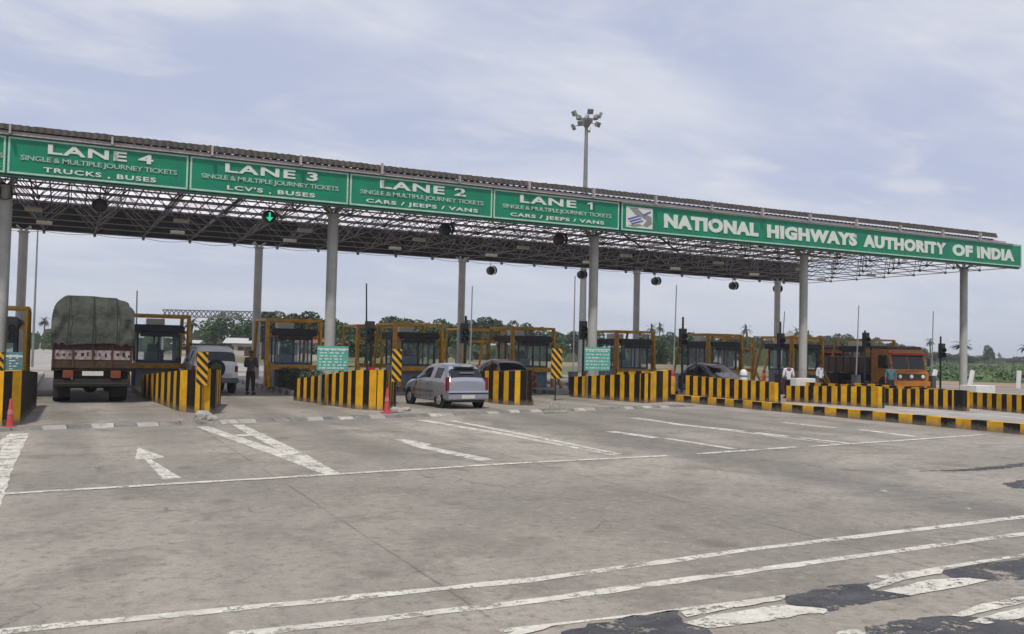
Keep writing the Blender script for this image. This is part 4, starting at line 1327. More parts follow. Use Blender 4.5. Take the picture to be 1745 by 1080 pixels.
def sedan(loc, rz, paint, label, name='sedan_car'):
    t = empty(name, loc, rz); tag(t, label, 'car')
    st = [(0.00, 0.36, 0.82, 0.84, 0.74, 0.66, 'b'), (0.06, 0.28, 0.88, 0.96, 0.80, 0.64, 'b'), (0.42, 0.22, 0.92, 1.01, 0.83, 0.62, 'r'), (0.86, 0.20, 0.93, 1.44, 0.84, 0.57, 'g'),
          (1.60, 0.20, 0.93, 1.52, 0.845, 0.60, 'b'), (1.67, 0.20, 0.93, 1.52, 0.845, 0.60, 'g'), (2.40, 0.20, 0.92, 1.47, 0.845, 0.58, 'w'), (3.05, 0.20, 0.90, 1.01, 0.84, 0.6, 'b'),
          (3.75, 0.24, 0.78, 0.86, 0.80, 0.5, 'b'), (4.1, 0.34, 0.60, 0.64, 0.66, 0.4, 'b')]
    loft(t, st, paint, None)
    for sx in (-1, 1):
        for y in (0.80, 3.30):
            wheel(t, sx*0.755, y, 0.285, 0.18, sx)
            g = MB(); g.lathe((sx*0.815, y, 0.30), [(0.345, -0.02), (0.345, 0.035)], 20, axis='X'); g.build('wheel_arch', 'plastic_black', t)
        bx(t, 'tail_light', (sx*0.72-0.13, -0.03, 0.66), (sx*0.72+0.10, 0.16, 0.90), 'tail_red', 0.03)
        bx(t, 'headlight', (sx*0.52-0.14, 3.92, 0.60), (sx*0.52+0.14, 4.04, 0.74), 'lamp_clear', 0.03)
        bx(t, 'mirror', (sx*0.93-0.09, 2.6, 0.93), (sx*0.93+0.07, 2.7, 1.05), 'plastic_black', 0.02)
    bx(t, 'bumper', (-0.80, -0.11, 0.32), (0.80, 0.12, 0.60), paint, 0.05)
    bx(t, 'number_plate', (-0.26, -0.13, 0.62), (0.26, 0.02, 0.74), 'plate')
    return t


sedan((17.75, 35.0, 0), R(2), 'maroon_car', 'maroon car with dark glass, half hidden by the short striped barrier')
o = sedan((29.3, 38.5, 0), R(180), 'dark_car', 'dark car seen over the striped barrier right of the blue-framed booth')


def jeep(loc, rz):
    t = empty('jeep', loc, rz); tag(t, 'white jeep with a spare wheel on its back door, driving into the lane', 'jeep')
    st = [(0.00, 0.50, 1.10, 1.12, 0.80, 0.72, 'b'), (0.03, 0.45, 1.12, 1.20, 0.85, 0.72, 'r'), (0.14, 0.42, 1.13, 1.68, 0.86, 0.68, 'b'), (0.24, 0.42, 1.13, 1.78, 0.86, 0.69, 'g'),
          (1.15, 0.42, 1.13, 1.84, 0.87, 0.70, 'b'), (1.23, 0.42, 1.13, 1.84, 0.87, 0.70, 'g'), (2.75, 0.42, 1.12, 1.78, 0.87, 0.69, 'w'), (3.25, 0.42, 1.10, 1.18, 0.86, 0.6, 'b'),
          (4.10, 0.46, 0.98, 1.06, 0.84, 0.6, 'b'), (4.25, 0.50, 0.80, 0.84, 0.74, 0.5, 'b')]
    loft(t, st, 'white_car', None)
    for sx in (-1, 1):
        for y in (0.85, 3.45):
            wheel(t, sx*0.76, y, 0.36, 0.22, sx)
            g = MB(); g.lathe((sx*0.835, y, 0.40), [(0.43, -0.02), (0.43, 0.05)], 20, axis='X'); g.build('wheel_arch', 'grey_trim', t)
        bx(t, 'tail_light', (sx*0.79-0.07, -0.03, 0.85), (sx*0.79+0.05, 0.08, 1.08), 'tail_red', 0.02)
        bx(t, 'mirror', (sx*1.0-0.12, 2.75, 1.12), (sx*1.0+0.08, 2.87, 1.34), 'plastic_black', 0.02)
        bx(t, 'roof_rail', (sx*0.62-0.03, 0.4, 1.86), (sx*0.62+0.03, 2.4, 1.93), 'plastic_black', 0.01)
    g = MB()
    for k in range(6): g.box((-0.6, 0.45+k*0.37, 1.88), (0.6, 0.49+k*0.37, 1.92))
    g.build('roof_rack', 'plastic_black', t)
    bx(t, 'bumper', (-0.84, -0.14, 0.42), (0.84, 0.1, 0.62), 'grey_trim', 0.03)
    bx(t, 'number_plate', (0.25, -0.05, 0.68), (0.62, 0.01, 0.80), 'plate')
    g = MB(); g.lathe((-0.02, -0.15, 0.98), [(0.12, -0.10), (0.27, -0.11), (0.35, -0.06), (0.35, 0.08), (0.27, 0.12)], 24, axis='Y'); s_ = g.build('spare_wheel', 'tyre', t, smooth=40)
    g = MB(); g.lathe((-0.02, -0.27, 0.98), [(0.06, -0.01), (0.2, 0.0), (0.24, 0.03)], 20, axis='Y'); g.build('wheel_cover', 'leaf_grey', s_, smooth=40)
    return t


jg = G(366, 671); jeep((jg.x, jg.y, 0), R(1))


def covered_truck(loc, rz):
    t = empty('covered_truck', loc, rz); tag(t, 'loaded truck under a grey-green tarpaulin, seen from behind in the left lane', 'truck')
    W = 1.22
    # load body boards
    bx(t, 'side_board', (-W, 0.05, 1.15), (-W+0.06, 7.0, 1.95), 'truck_wood'); bx(t, 'side_board', (W-0.06, 0.05, 1.15), (W, 7.0, 1.95), 'truck_wood')
    bx(t, 'load_floor', (-W, 0.05, 1.0), (W, 7.0, 1.15), 'truck_brown')
    tb = empty('tailboard', (0, 0, 0)); tb.parent = t
    bx(tb, 'upper_board', (-W, -0.03, 1.66), (W, 0.05, 1.96), 'truck_wood')
    bx(tb, 'painted_panel', (-W, -0.045, 1.36), (W, 0.05, 1.655), 'truck_panel')
    g = MB()
    random.seed(3)
    for k in range(13):
        x = -W+0.14+k*0.18; w_ = random.uniform(0.04, 0.10); z0 = 1.44+random.uniform(0, 0.05); g.box((x, -0.052, z0), (x+w_, -0.046, z0+random.uniform(0.06, 0.13)))
    g.build('painted_letters', 'chassis', tb)
    bx(tb, 'lower_board', (-W, -0.03, 1.10), (W, 0.05, 1.355), 'truck_brown')
    for k in range(5): x = -W+0.02+k*(2*W-0.1)/4; bx(tb, 'board_rib', (x, -0.075, 1.1), (x+0.06, -0.052, 1.96), 'truck_wood')
    # tarpaulin: lumpy loft
    g = MB(); n, m_ = 30, 22; vs = []
    for j in range(m_+1):
        y = -0.05+j*7.0/m_
        for i in range(n+1):
            a = math.pi*i/n; c, s_ = math.cos(a), math.sin(a)
            ex = 0.24
            x = -math.copysign(abs(c)**ex, c)*(W+0.02); z = 1.9+(abs(s_)**0.34)*1.38
            z += 0.07*math.sin(y*2.3+i*0.5)+0.05*math.sin(x*5+y)
            top = s_**0.5 if s_ > 0 else 0
            x *= 1-0.10*top**4; x += 0.035*math.sin(z*7+y*3)
            yy = y+(0.08*math.sin(x*6+z*3)+0.22*top**2 if j == 0 else 0)
            if j == 0: yy += 0.02
            vs.append(Vector((x, yy, z)))
    fs = [(j*(n+1)+i, j*(n+1)+i+1, (j+1)*(n+1)+i+1, (j+1)*(n+1)+i) for j in range(m_) for i in range(n)]
    g.add(vs, fs)
    # rear drape as a grid with folds
    R_, C_ = 14, 26
    ring = vs[:n+1]
    gv = []
    for r_ in range(R_+1):
        for i in range(n+1):
            top = ring[i]; bot = Vector((top.x*0.985, -0.10, 1.84+0.04*math.sin(i*1.3)))
            tt = (r_/R_)
            p = Vector((top.x, top.y, top.z)).lerp(Vector((top.x, bot.y, bot.z)), tt)
            p.y += (0.07*math.sin(top.x*13+math.sin(p.z*4)*1.6)+0.03*math.sin(top.x*29+p.z*6)+0.03*math.sin(p.z*7+top.x*4))*math.sin(math.pi*min(1, tt*1.1+0.02))-0.10*math.sin(math.pi*tt*0.9)
            gv.append(p)
    g.add(gv, [(r_*(n+1)+i, r_*(n+1)+i+1, (r_+1)*(n+1)+i+1, (r_+1)*(n+1)+i) for r_ in range(R_) for i in range(n)])
    g.build('tarpaulin', 'tarp', t, smooth=70)
    for x in (-0.78, -0.02, 0.72):      # ropes over the load, down the back
        g = MB(); pr = [Vector((x, -0.20, 1.72)), Vector((x*0.98, -0.24, 2.3)), Vector((x*0.96, -0.17, 2.9)), Vector((x*0.93, 0.10, 3.31)), Vector((x*0.93, 1.6, 3.36))]
        for a, b in zip(pr, pr[1:]): g.tube(a, b, 0.014, n=5, cap=False)
        g.build('rope', 'chassis', t)
    # cab ahead
    g = MB(); g.box((-1.15, 7.1, 0.7), (1.15, 8.7, 2.6)); g.build('cab', 'truck_orange', t, bevel=0.12)
    # chassis and running gear
    bx(t, 'chassis', (-0.55, 0.1, 0.72), (0.55, 8.4, 0.98), 'chassis')
    bx(t, 'rear_beam', (-1.15, 0.0, 0.52), (1.15, 0.12, 0.74), 'chassis', 0.02)
    bx(t, 'beam_stripe', (-1.1, -0.012, 0.60), (1.1, -0.002, 0.64), 'truck_brown')
    bx(t, 'number_plate', (-0.30, -0.03, 0.86), (0.34, -0.005, 1.0), 'plate')
    for sx in (-1, 1):
        bx(t, 'tail_light', (sx*0.72-0.16, -0.05, 0.78), (sx*0.72+0.16, 0.05, 1.02), 'lamp_amber', 0.02)
        bx(t, 'mudflap', (sx*0.88-0.26, 0.55, 0.18), (sx*0.88+0.26, 0.58, 0.95), 'chassis')
        for y in (1.2, 7.6): wheel(t, sx*0.88, y, 0.50, 0.52 if y < 3 else 0.28, sx, 'chassis')
    g = MB(); g.tube((-0.9, 1.2, 0.5), (0.9, 1.2, 0.5), 0.09, n=8); g.lathe((0, 1.2, 0.5), [(0.1, -0.2), (0.24, -0.05), (0.24, 0.05), (0.1, 0.2)], 12, axis='Y'); g.build('axle', 'chassis', t)
    bx(t, 'spring', (-0.7, 0.35, 0.45), (-0.6, 2.0, 0.55), 'chassis'); bx(t, 'spring', (0.6, 0.35, 0.45), (0.7, 2.0, 0.55), 'chassis')
    return t


tg_ = G(155, 687); ct = covered_truck((tg_.x, tg_.y, 0), R(0.5)); ct.scale = (0.94, 1, 1)


def front_truck(loc, rz, paint, label, load='truck_rust', name='orange_truck'):
    """flat-nosed lorry seen from its front; origin at the front axle, nose towards -Y"""
    t = empty(name, loc, rz); tag(t, label, 'truck')
    g = MB()
    prof = [(-0.75, 0.55), (-0.80, 1.15), (-0.62, 1.30), (-0.42, 2.25), (-0.30, 2.42), (1.1, 2.45), (1.1, 0.55)]
    n = len(prof)
    L_ = [Vector((-1.12, y, z)) for y, z in prof]; R_ = [Vector((1.12, y, z)) for y, z in prof]
    g.face(L_); g.face(list(reversed(R_)))
    for i in range(n): g.face([L_[i], L_[(i+1) % n], R_[(i+1) % n], R_[i]])
    g.build('cab', paint, t, bevel=0.05)
    def q(x, y, z): return Vector((x, y, z))
    g = MB()
    for a, b in ((-1.0, -0.03), (0.03, 1.0)): g.face([q(a, -0.625, 1.38), q(b, -0.625, 1.38), q(b, -0.46, 2.12), q(a, -0.46, 2.12)])
    g.build('windscreen', 'glass_dark', t)
    bx(t, 'sun_visor', (-1.14, -0.72, 2.16), (1.14, -0.40, 2.26), 'red_paint', 0.02)
    bx(t, 'roof_board', (-1.1, -0.2, 2.46), (1.1, 0.9, 2.62), 'truck_rust', 0.03)
    bx(t, 'grille', (-0.88, -0.83, 0.82), (0.88, -0.79, 1.12), 'plastic_black', 0.01)
    for x in (-0.72, 0.0, 0.72):
        g = MB(); g.lathe((x, -0.85, 0.97), [(0.04, -0.03), (0.10, -0.01), (0.11, 0.02)], 14, axis='Y'); g.build('headlight' if x else 'emblem_disc', 'lamp_clear', t, smooth=40)
    bx(t, 'bumper', (-1.15, -0.92, 0.45), (1.15, -0.78, 0.72), paint, 0.03)
    for sx in (-1, 1):
        g = MB(); g.face([q(sx*1.13, -0.35, 1.4), q(sx*1.13, 0.5, 1.4), q(sx*1.13, 0.5, 2.1), q(sx*1.13, -0.25, 2.1)]); g.build('side_window', 'glass_dark', t)
        bx(t, 'mirror', (sx*1.32-0.08, -0.55, 1.55), (sx*1.32+0.08, -0.5, 1.95), 'plastic_black', 0.01)
        wheel(t, sx*0.98, 0.0, 0.5, 0.28, sx, 'chassis'); wheel(t, sx*0.90, 4.6, 0.5, 0.5, sx, 'chassis')
    bx(t, 'load_body', (-1.2, 1.3, 1.05), (1.2, 5.6, 2.0), load, 0.04)
    g = MB()
    for k in range(6):
        y = 1.4+k*0.72
        for sx in (-1, 1): g.box((sx*1.21-0.02, y, 1.06), (sx*1.21+0.02, y+0.07, 1.99))
    g.build('body_ribs', 'truck_brown', t)
    bx(t, 'chassis', (-0.5, -0.3, 0.62), (0.5, 6.4, 0.98), 'chassis')
    return t


p = D(1536, 655, 50); front_truck((p.x, p.y, 0), R(-12), 'truck_orange', 'orange truck facing the camera with a dark grille and red sun visor')
p = D(1425, 650, 60); front_truck((p.x, p.y, 0), R(-68), 'truck_rust', 'rusty brown truck seen from its side behind the barrier', 'truck_rust', 'brown_truck')

# ---------------------------------------------------------------- people


def skin_mesh(name, verts, edges, radii, material, parent, sub=2):
    me = bpy.data.meshes.new(name); me.from_pydata(verts, edges, [])
    o = bpy.data.objects.new(name, me); col.objects.link(o)
    o.modifiers.new('skin', 'SKIN')
    if not me.skin_vertices: me.attributes  # layer is made by the modifier below
    if not me.skin_vertices:
        bm = bmesh.new(); bm.from_mesh(me); bm.verts.layers.skin.verify(); bm.to_mesh(me); bm.free()
    for v, r_ in zip(me.skin_vertices[0].data, radii):
        v.radius = (r_, r_) if isinstance(r_, float) else r_
        v.use_root = False
    me.skin_vertices[0].data[0].use_root = True
    s_ = o.modifiers.new('sub', 'SUBSURF'); s_.levels = sub; s_.render_levels = sub
    dg = bpy.context.evaluated_depsgraph_get(); dg.update()
    m2 = bpy.data.meshes.new_from_object(o.evaluated_get(dg))
    bpy.data.objects.remove(o)
    for p_ in m2.polygons: p_.use_smooth = True
    m2.materials.clear(); m2.materials.append(M[material])
    o = bpy.data.objects.new(name, m2); col.objects.link(o); o.parent = parent
    return o


def person(loc, rz, shirt, trouser, label, pose='stand', hgt=1.68):
    t = empty('person', loc, rz); tag(t, label, 'person')
    k = hgt/1.7
    arms = {'stand': ((0.24, -0.02, 1.10), (0.10, -0.25, 1.12)), 'down': ((0.25, 0.03, 1.12), (0.27, -0.06, 0.86))}[('stand' if pose == 'stand' else 'down')]
    V_ = [(0, 0, 0.95), (0, 0, 1.15), (0, 0.01, 1.38), (0, 0, 1.49), (0, -0.01, 1.57), (0, -0.015, 1.66)]
    E_ = [(0, 1), (1, 2), (2, 3), (3, 4), (4, 5)]
    Rr = [(0.135, 0.10), (0.125, 0.09), (0.15, 0.10), (0.05, 0.05), (0.078, 0.092), (0.068, 0.08)]
    def ad(v, par, r_): V_.append(v); E_.append((par, len(V_)-1)); Rr.append(r_); return len(V_)-1
    tips = []
    for sx in (-1, 1):
        s0 = ad((sx*0.18, 0.01, 1.40), 2, (0.055, 0.055))
        e = ad((sx*arms[0][0], arms[0][1], arms[0][2]), s0, (0.042, 0.042)); w_ = ad((sx*arms[1][0], arms[1][1], arms[1][2]), e, (0.028, 0.028))
        dv = (Vector(V_[w_])-Vector(V_[e])).normalized(); pm = Vector(V_[w_])+dv*0.07
        pa = ad(tuple(pm), w_, (0.03, 0.018))
        tips.append((pm, dv, sx))
        h_ = ad((sx*0.09, 0, 0.88), 0, (0.09, 0.09)); kn = ad((sx*0.11, -0.015, 0.50), h_, (0.06, 0.06)); an = ad((sx*0.12, 0.02, 0.10), kn, (0.038, 0.038))
        ad((sx*0.13, -0.13, 0.045), an, (0.04, 0.03))
    for pm, dv, sx in tips:
        pai = min(range(len(V_)), key=lambda i: (Vector(V_[i])-pm).length)
        side = dv.cross(Vector((0, 0, 1))); side = side.normalized() if side.length > 0.2 else Vector((0, 1, 0))
        for f_ in range(4):
            b_ = pm+side*(-0.027+0.018*f_)+dv*0.02; i1 = ad(tuple(b_), pai, (0.010, 0.010)); i2 = ad(tuple(b_+dv*(0.045+0.006*(f_ in (1, 2)))), i1, (0.009, 0.009))
            ad(tuple(b_+dv*0.065+Vector((-sx*0.02, 0, -0.008))), i2, (0.008, 0.008))
        b_ = pm+side*-0.04-dv*0.03; i1 = ad(tuple(b_), pai, (0.011, 0.011)); ad(tuple(b_+dv*0.04-side*0.015), i1, (0.009, 0.009))
    S = lambda vs: [(x*k, y*k, z*k) for x, y, z in vs]
    b = skin_mesh('body', S(V_), E_, [(a*k, c*k) for a, c in Rr], 'skin', t)
    # face
    g = MB()
    g.lathe((0, -0.115*k, 1.585*k), [(0.006, -0.02), (0.014, 0.0), (0.016, 0.03)], 8, axis='Y'); g.build('nose', 'skin', b, smooth=50)
    g = MB()
    for sx in (-1, 1): g.lathe((sx*0.032*k, -0.098*k, 1.612*k), [(0.004, -0.006), (0.011, 0), (0.011, 0.01)], 8, axis='Y')
    g.box((-0.025*k, -0.105*k, 1.545*k), (0.025*k, -0.09*k, 1.552*k)); g.build('eyes_and_mouth', 'hair', b)
    g = MB()
    for sx in (-1, 1): g.lathe((sx*0.084*k, 0.0, 1.60*k), [(0.012, -0.012), (0.022, 0), (0.012, 0.012)], 8, axis='X')
    g.build('ears', 'skin', b, smooth=50)
    # hair cap
    g = MB(); rr = []
    for j in range(7):
        a = math.pi/2*j/6; rr.append((max(0.003, 0.096*k*math.cos(a)), 0.10*k*math.sin(a)))
    g.lathe((0, 0.014*k, 1.63*k), rr, 14); g.build('hair', 'hair', b, smooth=60)
    # shirt: torso and upper arms a little fatter
    V2 = [(0, 0, 0.84), (0, 0, 1.12), (0, 0.01, 1.39), (0, 0, 1.46)]; E2 = [(0, 1), (1, 2), (2, 3)]; R2 = [(0.165, 0.125), (0.145, 0.11), (0.168, 0.118), (0.075, 0.07)]
    for sx in (-1, 1):
        V2.append((sx*0.19, 0.01, 1.405)); E2.append((2, len(V2)-1)); R2.append((0.072, 0.072))
        e = Vector((sx*arms[0][0], arms[0][1], arms[0][2])); V2.append(tuple(e)); E2.append((len(V2)-2, len(V2)-1)); R2.append((0.062, 0.062))
        w_ = e.lerp(Vector((sx*arms[1][0], arms[1][1], arms[1][2])), 0.5); V2.append(tuple(w_)); E2.append((len(V2)-2, len(V2)-1)); R2.append((0.052, 0.052))
    skin_mesh('shirt', S(V2), E2, [(a*k, c*k) for a, c in R2], shirt, b)
    V3 = [(0, 0, 0.98), (0, 0, 0.90)]; E3 = [(0, 1)]; R3 = [(0.15, 0.115), (0.15, 0.115)]
    for sx in (-1, 1):
        for p_, r_ in (((sx*0.09, 0, 0.82), 0.105), ((sx*0.11, -0.015, 0.50), 0.078), ((sx*0.12, 0.02, 0.11), 0.062)):
            par = 1 if p_[2] > 0.8 else len(V3)-1
            V3.append(p_); E3.append((par, len(V3)-1)); R3.append((r_, r_))
    skin_mesh('trousers', S(V3), E3, [(a*k, c*k) for a, c in R3], trouser, b)
    g = MB()
    for sx in (-1, 1): g.box((sx*0.12*k-0.045, -0.19*k, 0.0), (sx*0.12*k+0.045, 0.07*k, 0.075))
    g.build('shoes', 'hair', b, bevel=0.02)
    return t


p = G(426, 672); person((p.x, p.y, 0), R(150), 'shirt_dark', 'trouser_dark', 'person in dark clothes standing beside the white jeep')
p = D(1343, 660, 42); person((p.x, p.y, 0.0), R(160), 'shirt_white', 'trouser_dark', 'person in a white shirt behind the barrier left of the fourth column', 'down', 1.62)
p = D(1397, 660, 46); person((p.x, p.y, 0.0), R(10), 'shirt_white', 'trouser_dark', 'person in a white shirt right of the fourth column before the rusty truck', 'down', 1.62)
p = D(1518, 660, 46); person((p.x, p.y, 0.0), R(-40), 'shirt_teal', 'trouser_dark', 'person in a teal shirt standing before the orange truck', 'down', 1.62)
p = D(1302, 660, 43); person((p.x, p.y, 0.0), R(30), 'shirt_red', 'trouser_dark', 'person in an orange-red shirt bending behind the barrier beside the dark car', 'down', 1.25)

# ---------------------------------------------------------------- small things


def cone(pos, h, label, name='traffic_cone'):
    t = empty(name, pos); tag(t, label, 'traffic cone')
    g = MB(); g.lathe((0, 0, 0.03), [(h*0.14, 0), (h*0.115, h*0.1), (h*0.05, h*0.93), (h*0.035, h)], 14); g.build('cone', 'red_cone', t, smooth=50)
    g = MB(); g.box((-h*0.22, -h*0.22, 0), (h*0.22, h*0.22, 0.035)); g.build('foot', 'red_cone', t, bevel=0.01)
    g = MB(); g.lathe((0, 0, 0.03+h*0.45), [(h*0.098, 0), (h*0.083, h*0.16)], 14); g.build('band', 'cone_pale', t)


cone(G(659, 704), 0.72, 'faded red cone left of the silver hatchback')
p = G(16, 728); cone((p.x+0.02, p.y-0.25, 0), 0.62, 'faded red cone at the left edge before the striped barrier')
# drum at the nose of the fifth barrier
p = G(1141, 681)
t = empty('road_drum', (p.x+0.25, p.y+0.4, 0)); tag(t, 'orange-red drum at the end of the barrier where the striped kerb starts', 'drum')
g = MB(); g.lathe((0, 0, 0), [(0.27, 0), (0.29, 0.02), (0.27, 0.3), (0.28, 0.31), (0.27, 0.6), (0.28, 0.61), (0.27, 0.95), (0.25, 0.97)], 16); g.build('drum_shell', 'orange_paint', t, smooth=40)
g = MB(); g.lathe((0, 0, 0.97), [(0.25, 0), (0.2, 0.02), (0.2, 0.18), (0.12, 0.3)], 14); g.build('lid', 'red_paint', t, smooth=40)


def stone(pos, s_, label, seed):
    random.seed(seed); bm = bmesh.new(); bmesh.ops.create_icosphere(bm, subdivisions=2, radius=1)
    for v in bm.verts:
        f_ = 1+random.uniform(-0.16, 0.16); v.co = Vector((v.co.x*s_[0]*f_, v.co.y*s_[1]*f_, max(-0.2, v.co.z)*s_[2]*f_+s_[2]*0.25))
    me = bpy.data.meshes.new('stone'); bm.to_mesh(me); bm.free(); me.materials.append(M['stone'])
    o = bpy.data.objects.new('stone', me); col.objects.link(o); o.location = pos; tag(o, label, 'stone', 'stones lying at the island noses')


p = G(345, 714); stone((p.x, p.y, 0), (0.24, 0.18, 0.18), 'grey boulder at the foot of the barrier beside the diagonal marker', 1)
p = G(362, 716); stone((p.x, p.y, 0), (0.15, 0.12, 0.10), 'smaller grey stone right of the boulder by the jeep', 2)
p = G(676, 703); stone((p.x, p.y, 0), (0.22, 0.16, 0.14), 'rough stone block between the red cone and the silver hatchback', 3)
p = G(690, 700); stone((p.x, p.y, 0), (0.18, 0.16, 0.10), 'low stone just in front of the hatchback front wheel', 4)
p = G(1650, 868); stone((p.x, p.y, 0), (0.05, 0.04, 0.02), 'small pale pebble on the open road at the right', 5)
p = G(1506, 838); stone((p.x, p.y, 0), (0.06, 0.05, 0.02), 'small dark pebble on the stained band of the road', 6)
# upright scraps at the strip
p = G(946, 704); g = MB(); random.seed(5)
for k in range(5): g.box((-0.35+k*0.16, -0.03, 0), (-0.26+k*0.16, 0.03, 0.22+0.1*(k % 2)))
g.box((-0.4, -0.05, 0.0), (0.42, 0.05, 0.08))
o = g.build('rubble_block', 'stone', loc=p, bevel=0.015); tag(o, 'broken ribbed concrete block on the rumble strip below the diagonal marker', 'rubble')
# white round-topped bollard and white sill box
p = D(1267, 652, 41.5)
t = empty('bollard', (p.x, p.y, 0)); tag(t, 'white round-topped bollard behind the barrier right of the blue-framed booth', 'bollard')
g = MB(); g.lathe((0, 0, 0), [(0.18, 0), (0.18, 1.1), (0.15, 1.22), (0.07, 1.3)], 14); g.build('post', 'white_paint', t, smooth=50)
g = MB(); g.lathe((0, 0, 0.95), [(0.185, 0), (0.185, 0.08)], 14); g.build('band', 'cab_panel', t)
p = D(1370, 652, 40.5); g = MB(); g.box((-0.62, -0.2, 0.55), (0.5, 0.2, 0.98)); g.box((-0.55, -0.16, 0), (0.45, 0.16, 0.55)); o = g.build('plinth_box', 'white_paint', loc=(p.x, p.y, 0), bevel=0.02)
tag(o, 'white plinth box at the foot of the fourth front column', 'plinth')
p = Vector((43.6, 33.1, 0)); g = MB(); g.box((-0.75, -0.5, 0), (0.75, 0.5, 0.62)); o = g.build('plinth_box', 'white_paint', loc=(p.x, p.y-0.85, 0), bevel=0.02)
tag(o, 'white plinth box at the foot of the last column', 'plinth')
# guard stones on the verge
for i, (px, py) in enumerate(((1588, 640), (1652, 640), (1735, 640))):
    p = D(px, py+12, 64); g = MB(); m4 = Matrix.Rotation(R((18, 16, 5)[i]), 4, 'Y')
    g.box((-0.14, -0.1, -0.1), (0.14, 0.1, 1.25), mat4=m4); o = g.build('guard_stone', 'white_paint', loc=(p.x, p.y, 0), bevel=0.03)
    tag(o, ['leaning white guard stone on the verge right of the orange truck', 'leaning white guard stone just right of the last column', 'upright white guard stone near the right edge'][i], 'guard stone', 'white guard stones along the verge')

# ---------------------------------------------------------------- vegetation


def leaf_blob(g, c, rad, n, size, rnd, mi=0):
    for _ in range(n):
        while True:
            v = Vector((rnd.uniform(-1, 1), rnd.uniform(-1, 1), rnd.uniform(-1, 1)))
            if v.length <= 1: break
        v = v.normalized()*(v.length**0.45)
        p = Vector((c[0]+v.x*rad[0], c[1]+v.y*rad[1], c[2]+v.z*rad[2]))
        a = Vector((rnd.uniform(-1, 1), rnd.uniform(-1, 1), rnd.uniform(-0.6, 0.6))).normalized()*size*rnd.uniform(0.5, 1.2)
        b = a.cross(Vector((rnd.uniform(-1, 1), rnd.uniform(-1, 1), rnd.uniform(-1, 1)))).normalized()*size*rnd.uniform(0.4, 0.9)
        g.face([p-a, p+b*0.7, p+a, p-b*0.7], mi)


def tree_proto(seed, leafm, squat=1.0, n=1700):
    rnd = random.Random(seed); t = empty('tree', (0, 0, 0))
    g = MB(); g.tube((0, 0, 0), (0.1, 0, 1.8), 0.2, 0.13, n=7)
    tips = []
    for k in range(6):
        a = 2*math.pi*k/6+rnd.uniform(-0.3, 0.3); e = Vector((math.cos(a)*rnd.uniform(0.9, 1.8), math.sin(a)*rnd.uniform(0.9, 1.8), rnd.uniform(2.5, 4.2)*squat))
        g.tube((0.1, 0, 1.7), e, 0.09, 0.03, n=5); tips.append(e)
    g.build('trunk', 'trunk', t)
    g = MB()
    blobs = [(e, rnd.uniform(0.8, 1.3)) for e in tips]+[((rnd.uniform(-0.6, 0.6), rnd.uniform(-0.6, 0.6), 4.4*squat), 1.25)]
    blobs += [((rnd.uniform(-2.0, 2.0), rnd.uniform(-2.0, 2.0), rnd.uniform(2.0, 4.6)*squat), rnd.uniform(0.45, 0.8)) for _ in range(6)]
    tot = sum(r_**2 for _, r_ in blobs)
    for c, r_ in blobs: leaf_blob(g, c, (r_, r_, r_*0.8*squat), int(n*r_**2/tot), 0.24, rnd)
    g.build('crown', leafm, t)
    return t


def palm_proto(seed):
    rnd = random.Random(seed); t = empty('palm_tree', (0, 0, 0)); g = MB()
    pts_ = [Vector((0.10*math.sin(k*0.5), 0, k*0.75)) for k in range(8)]
    for a, b in zip(pts_, pts_[1:]): g.tube(a, b, 0.16, 0.14, n=7)
    g.build('trunk', 'trunk', t); top = pts_[-1]; g = MB()
    for k in range(26):
        a = rnd.uniform(0, 6.28); el = rnd.uniform(-0.6, 1.2); L = rnd.uniform(1.1, 1.6); prev = top
        d = Vector((math.cos(a)*math.cos(el), math.sin(a)*math.cos(el), math.sin(el)))
        for s_ in range(5):
            d2 = (d+Vector((0, 0, -0.22*s_))).normalized(); q = prev+d2*L/5; w_ = d2.cross(Vector((0, 0, 1)))
            w_ = (w_.normalized() if w_.length > 0.1 else Vector((1, 0, 0)))*0.20*(1-abs(s_-1.8)/4)
            g.face([prev-w_, prev+Vector((0, 0, 0.03)), prev+w_, q+w_*0.8-Vector((0, 0, 0.06)), q, q-w_*0.8-Vector((0, 0, 0.06))]); prev = q
    g.build('crown', 'leaf_dark', t); return t


protos = {'dark': tree_proto(1, 'leaf_dark'), 'mid': tree_proto(2, 'leaf_mid'), 'grey': tree_proto(3, 'leaf_grey', 0.8), 'dark2': tree_proto(4, 'leaf_dark', 0.85), 'mid2': tree_proto(5, 'leaf_mid', 0.75), 'palm': palm_proto(6)}
HT = {'dark': 5.4, 'mid': 5.4, 'grey': 4.4, 'dark2': 4.7, 'mid2': 4.2, 'palm': 6.2}
used_p = set()


def place_tree(kind, px, ptop, z, wpx, label, group, name=None):
    p = D(px, ptop, z); h = p.z; base = Vector((p.x, p.y, 0))
    o = protos[kind]
    if kind in used_p: o = copy_tree(o)
    else: used_p.add(kind)
    sz = max(0.2, 1.2*h/HT[kind]); sxy = (wpx*z/F)/(4.6 if kind != 'palm' else 2.8)
    o.location = base; o.scale = (sxy, sxy, sz); o.rotation_euler = (0, 0, random.uniform(0, 6.28))
    tag(o, label, 'palm' if kind == 'palm' else 'tree', group)
    return o


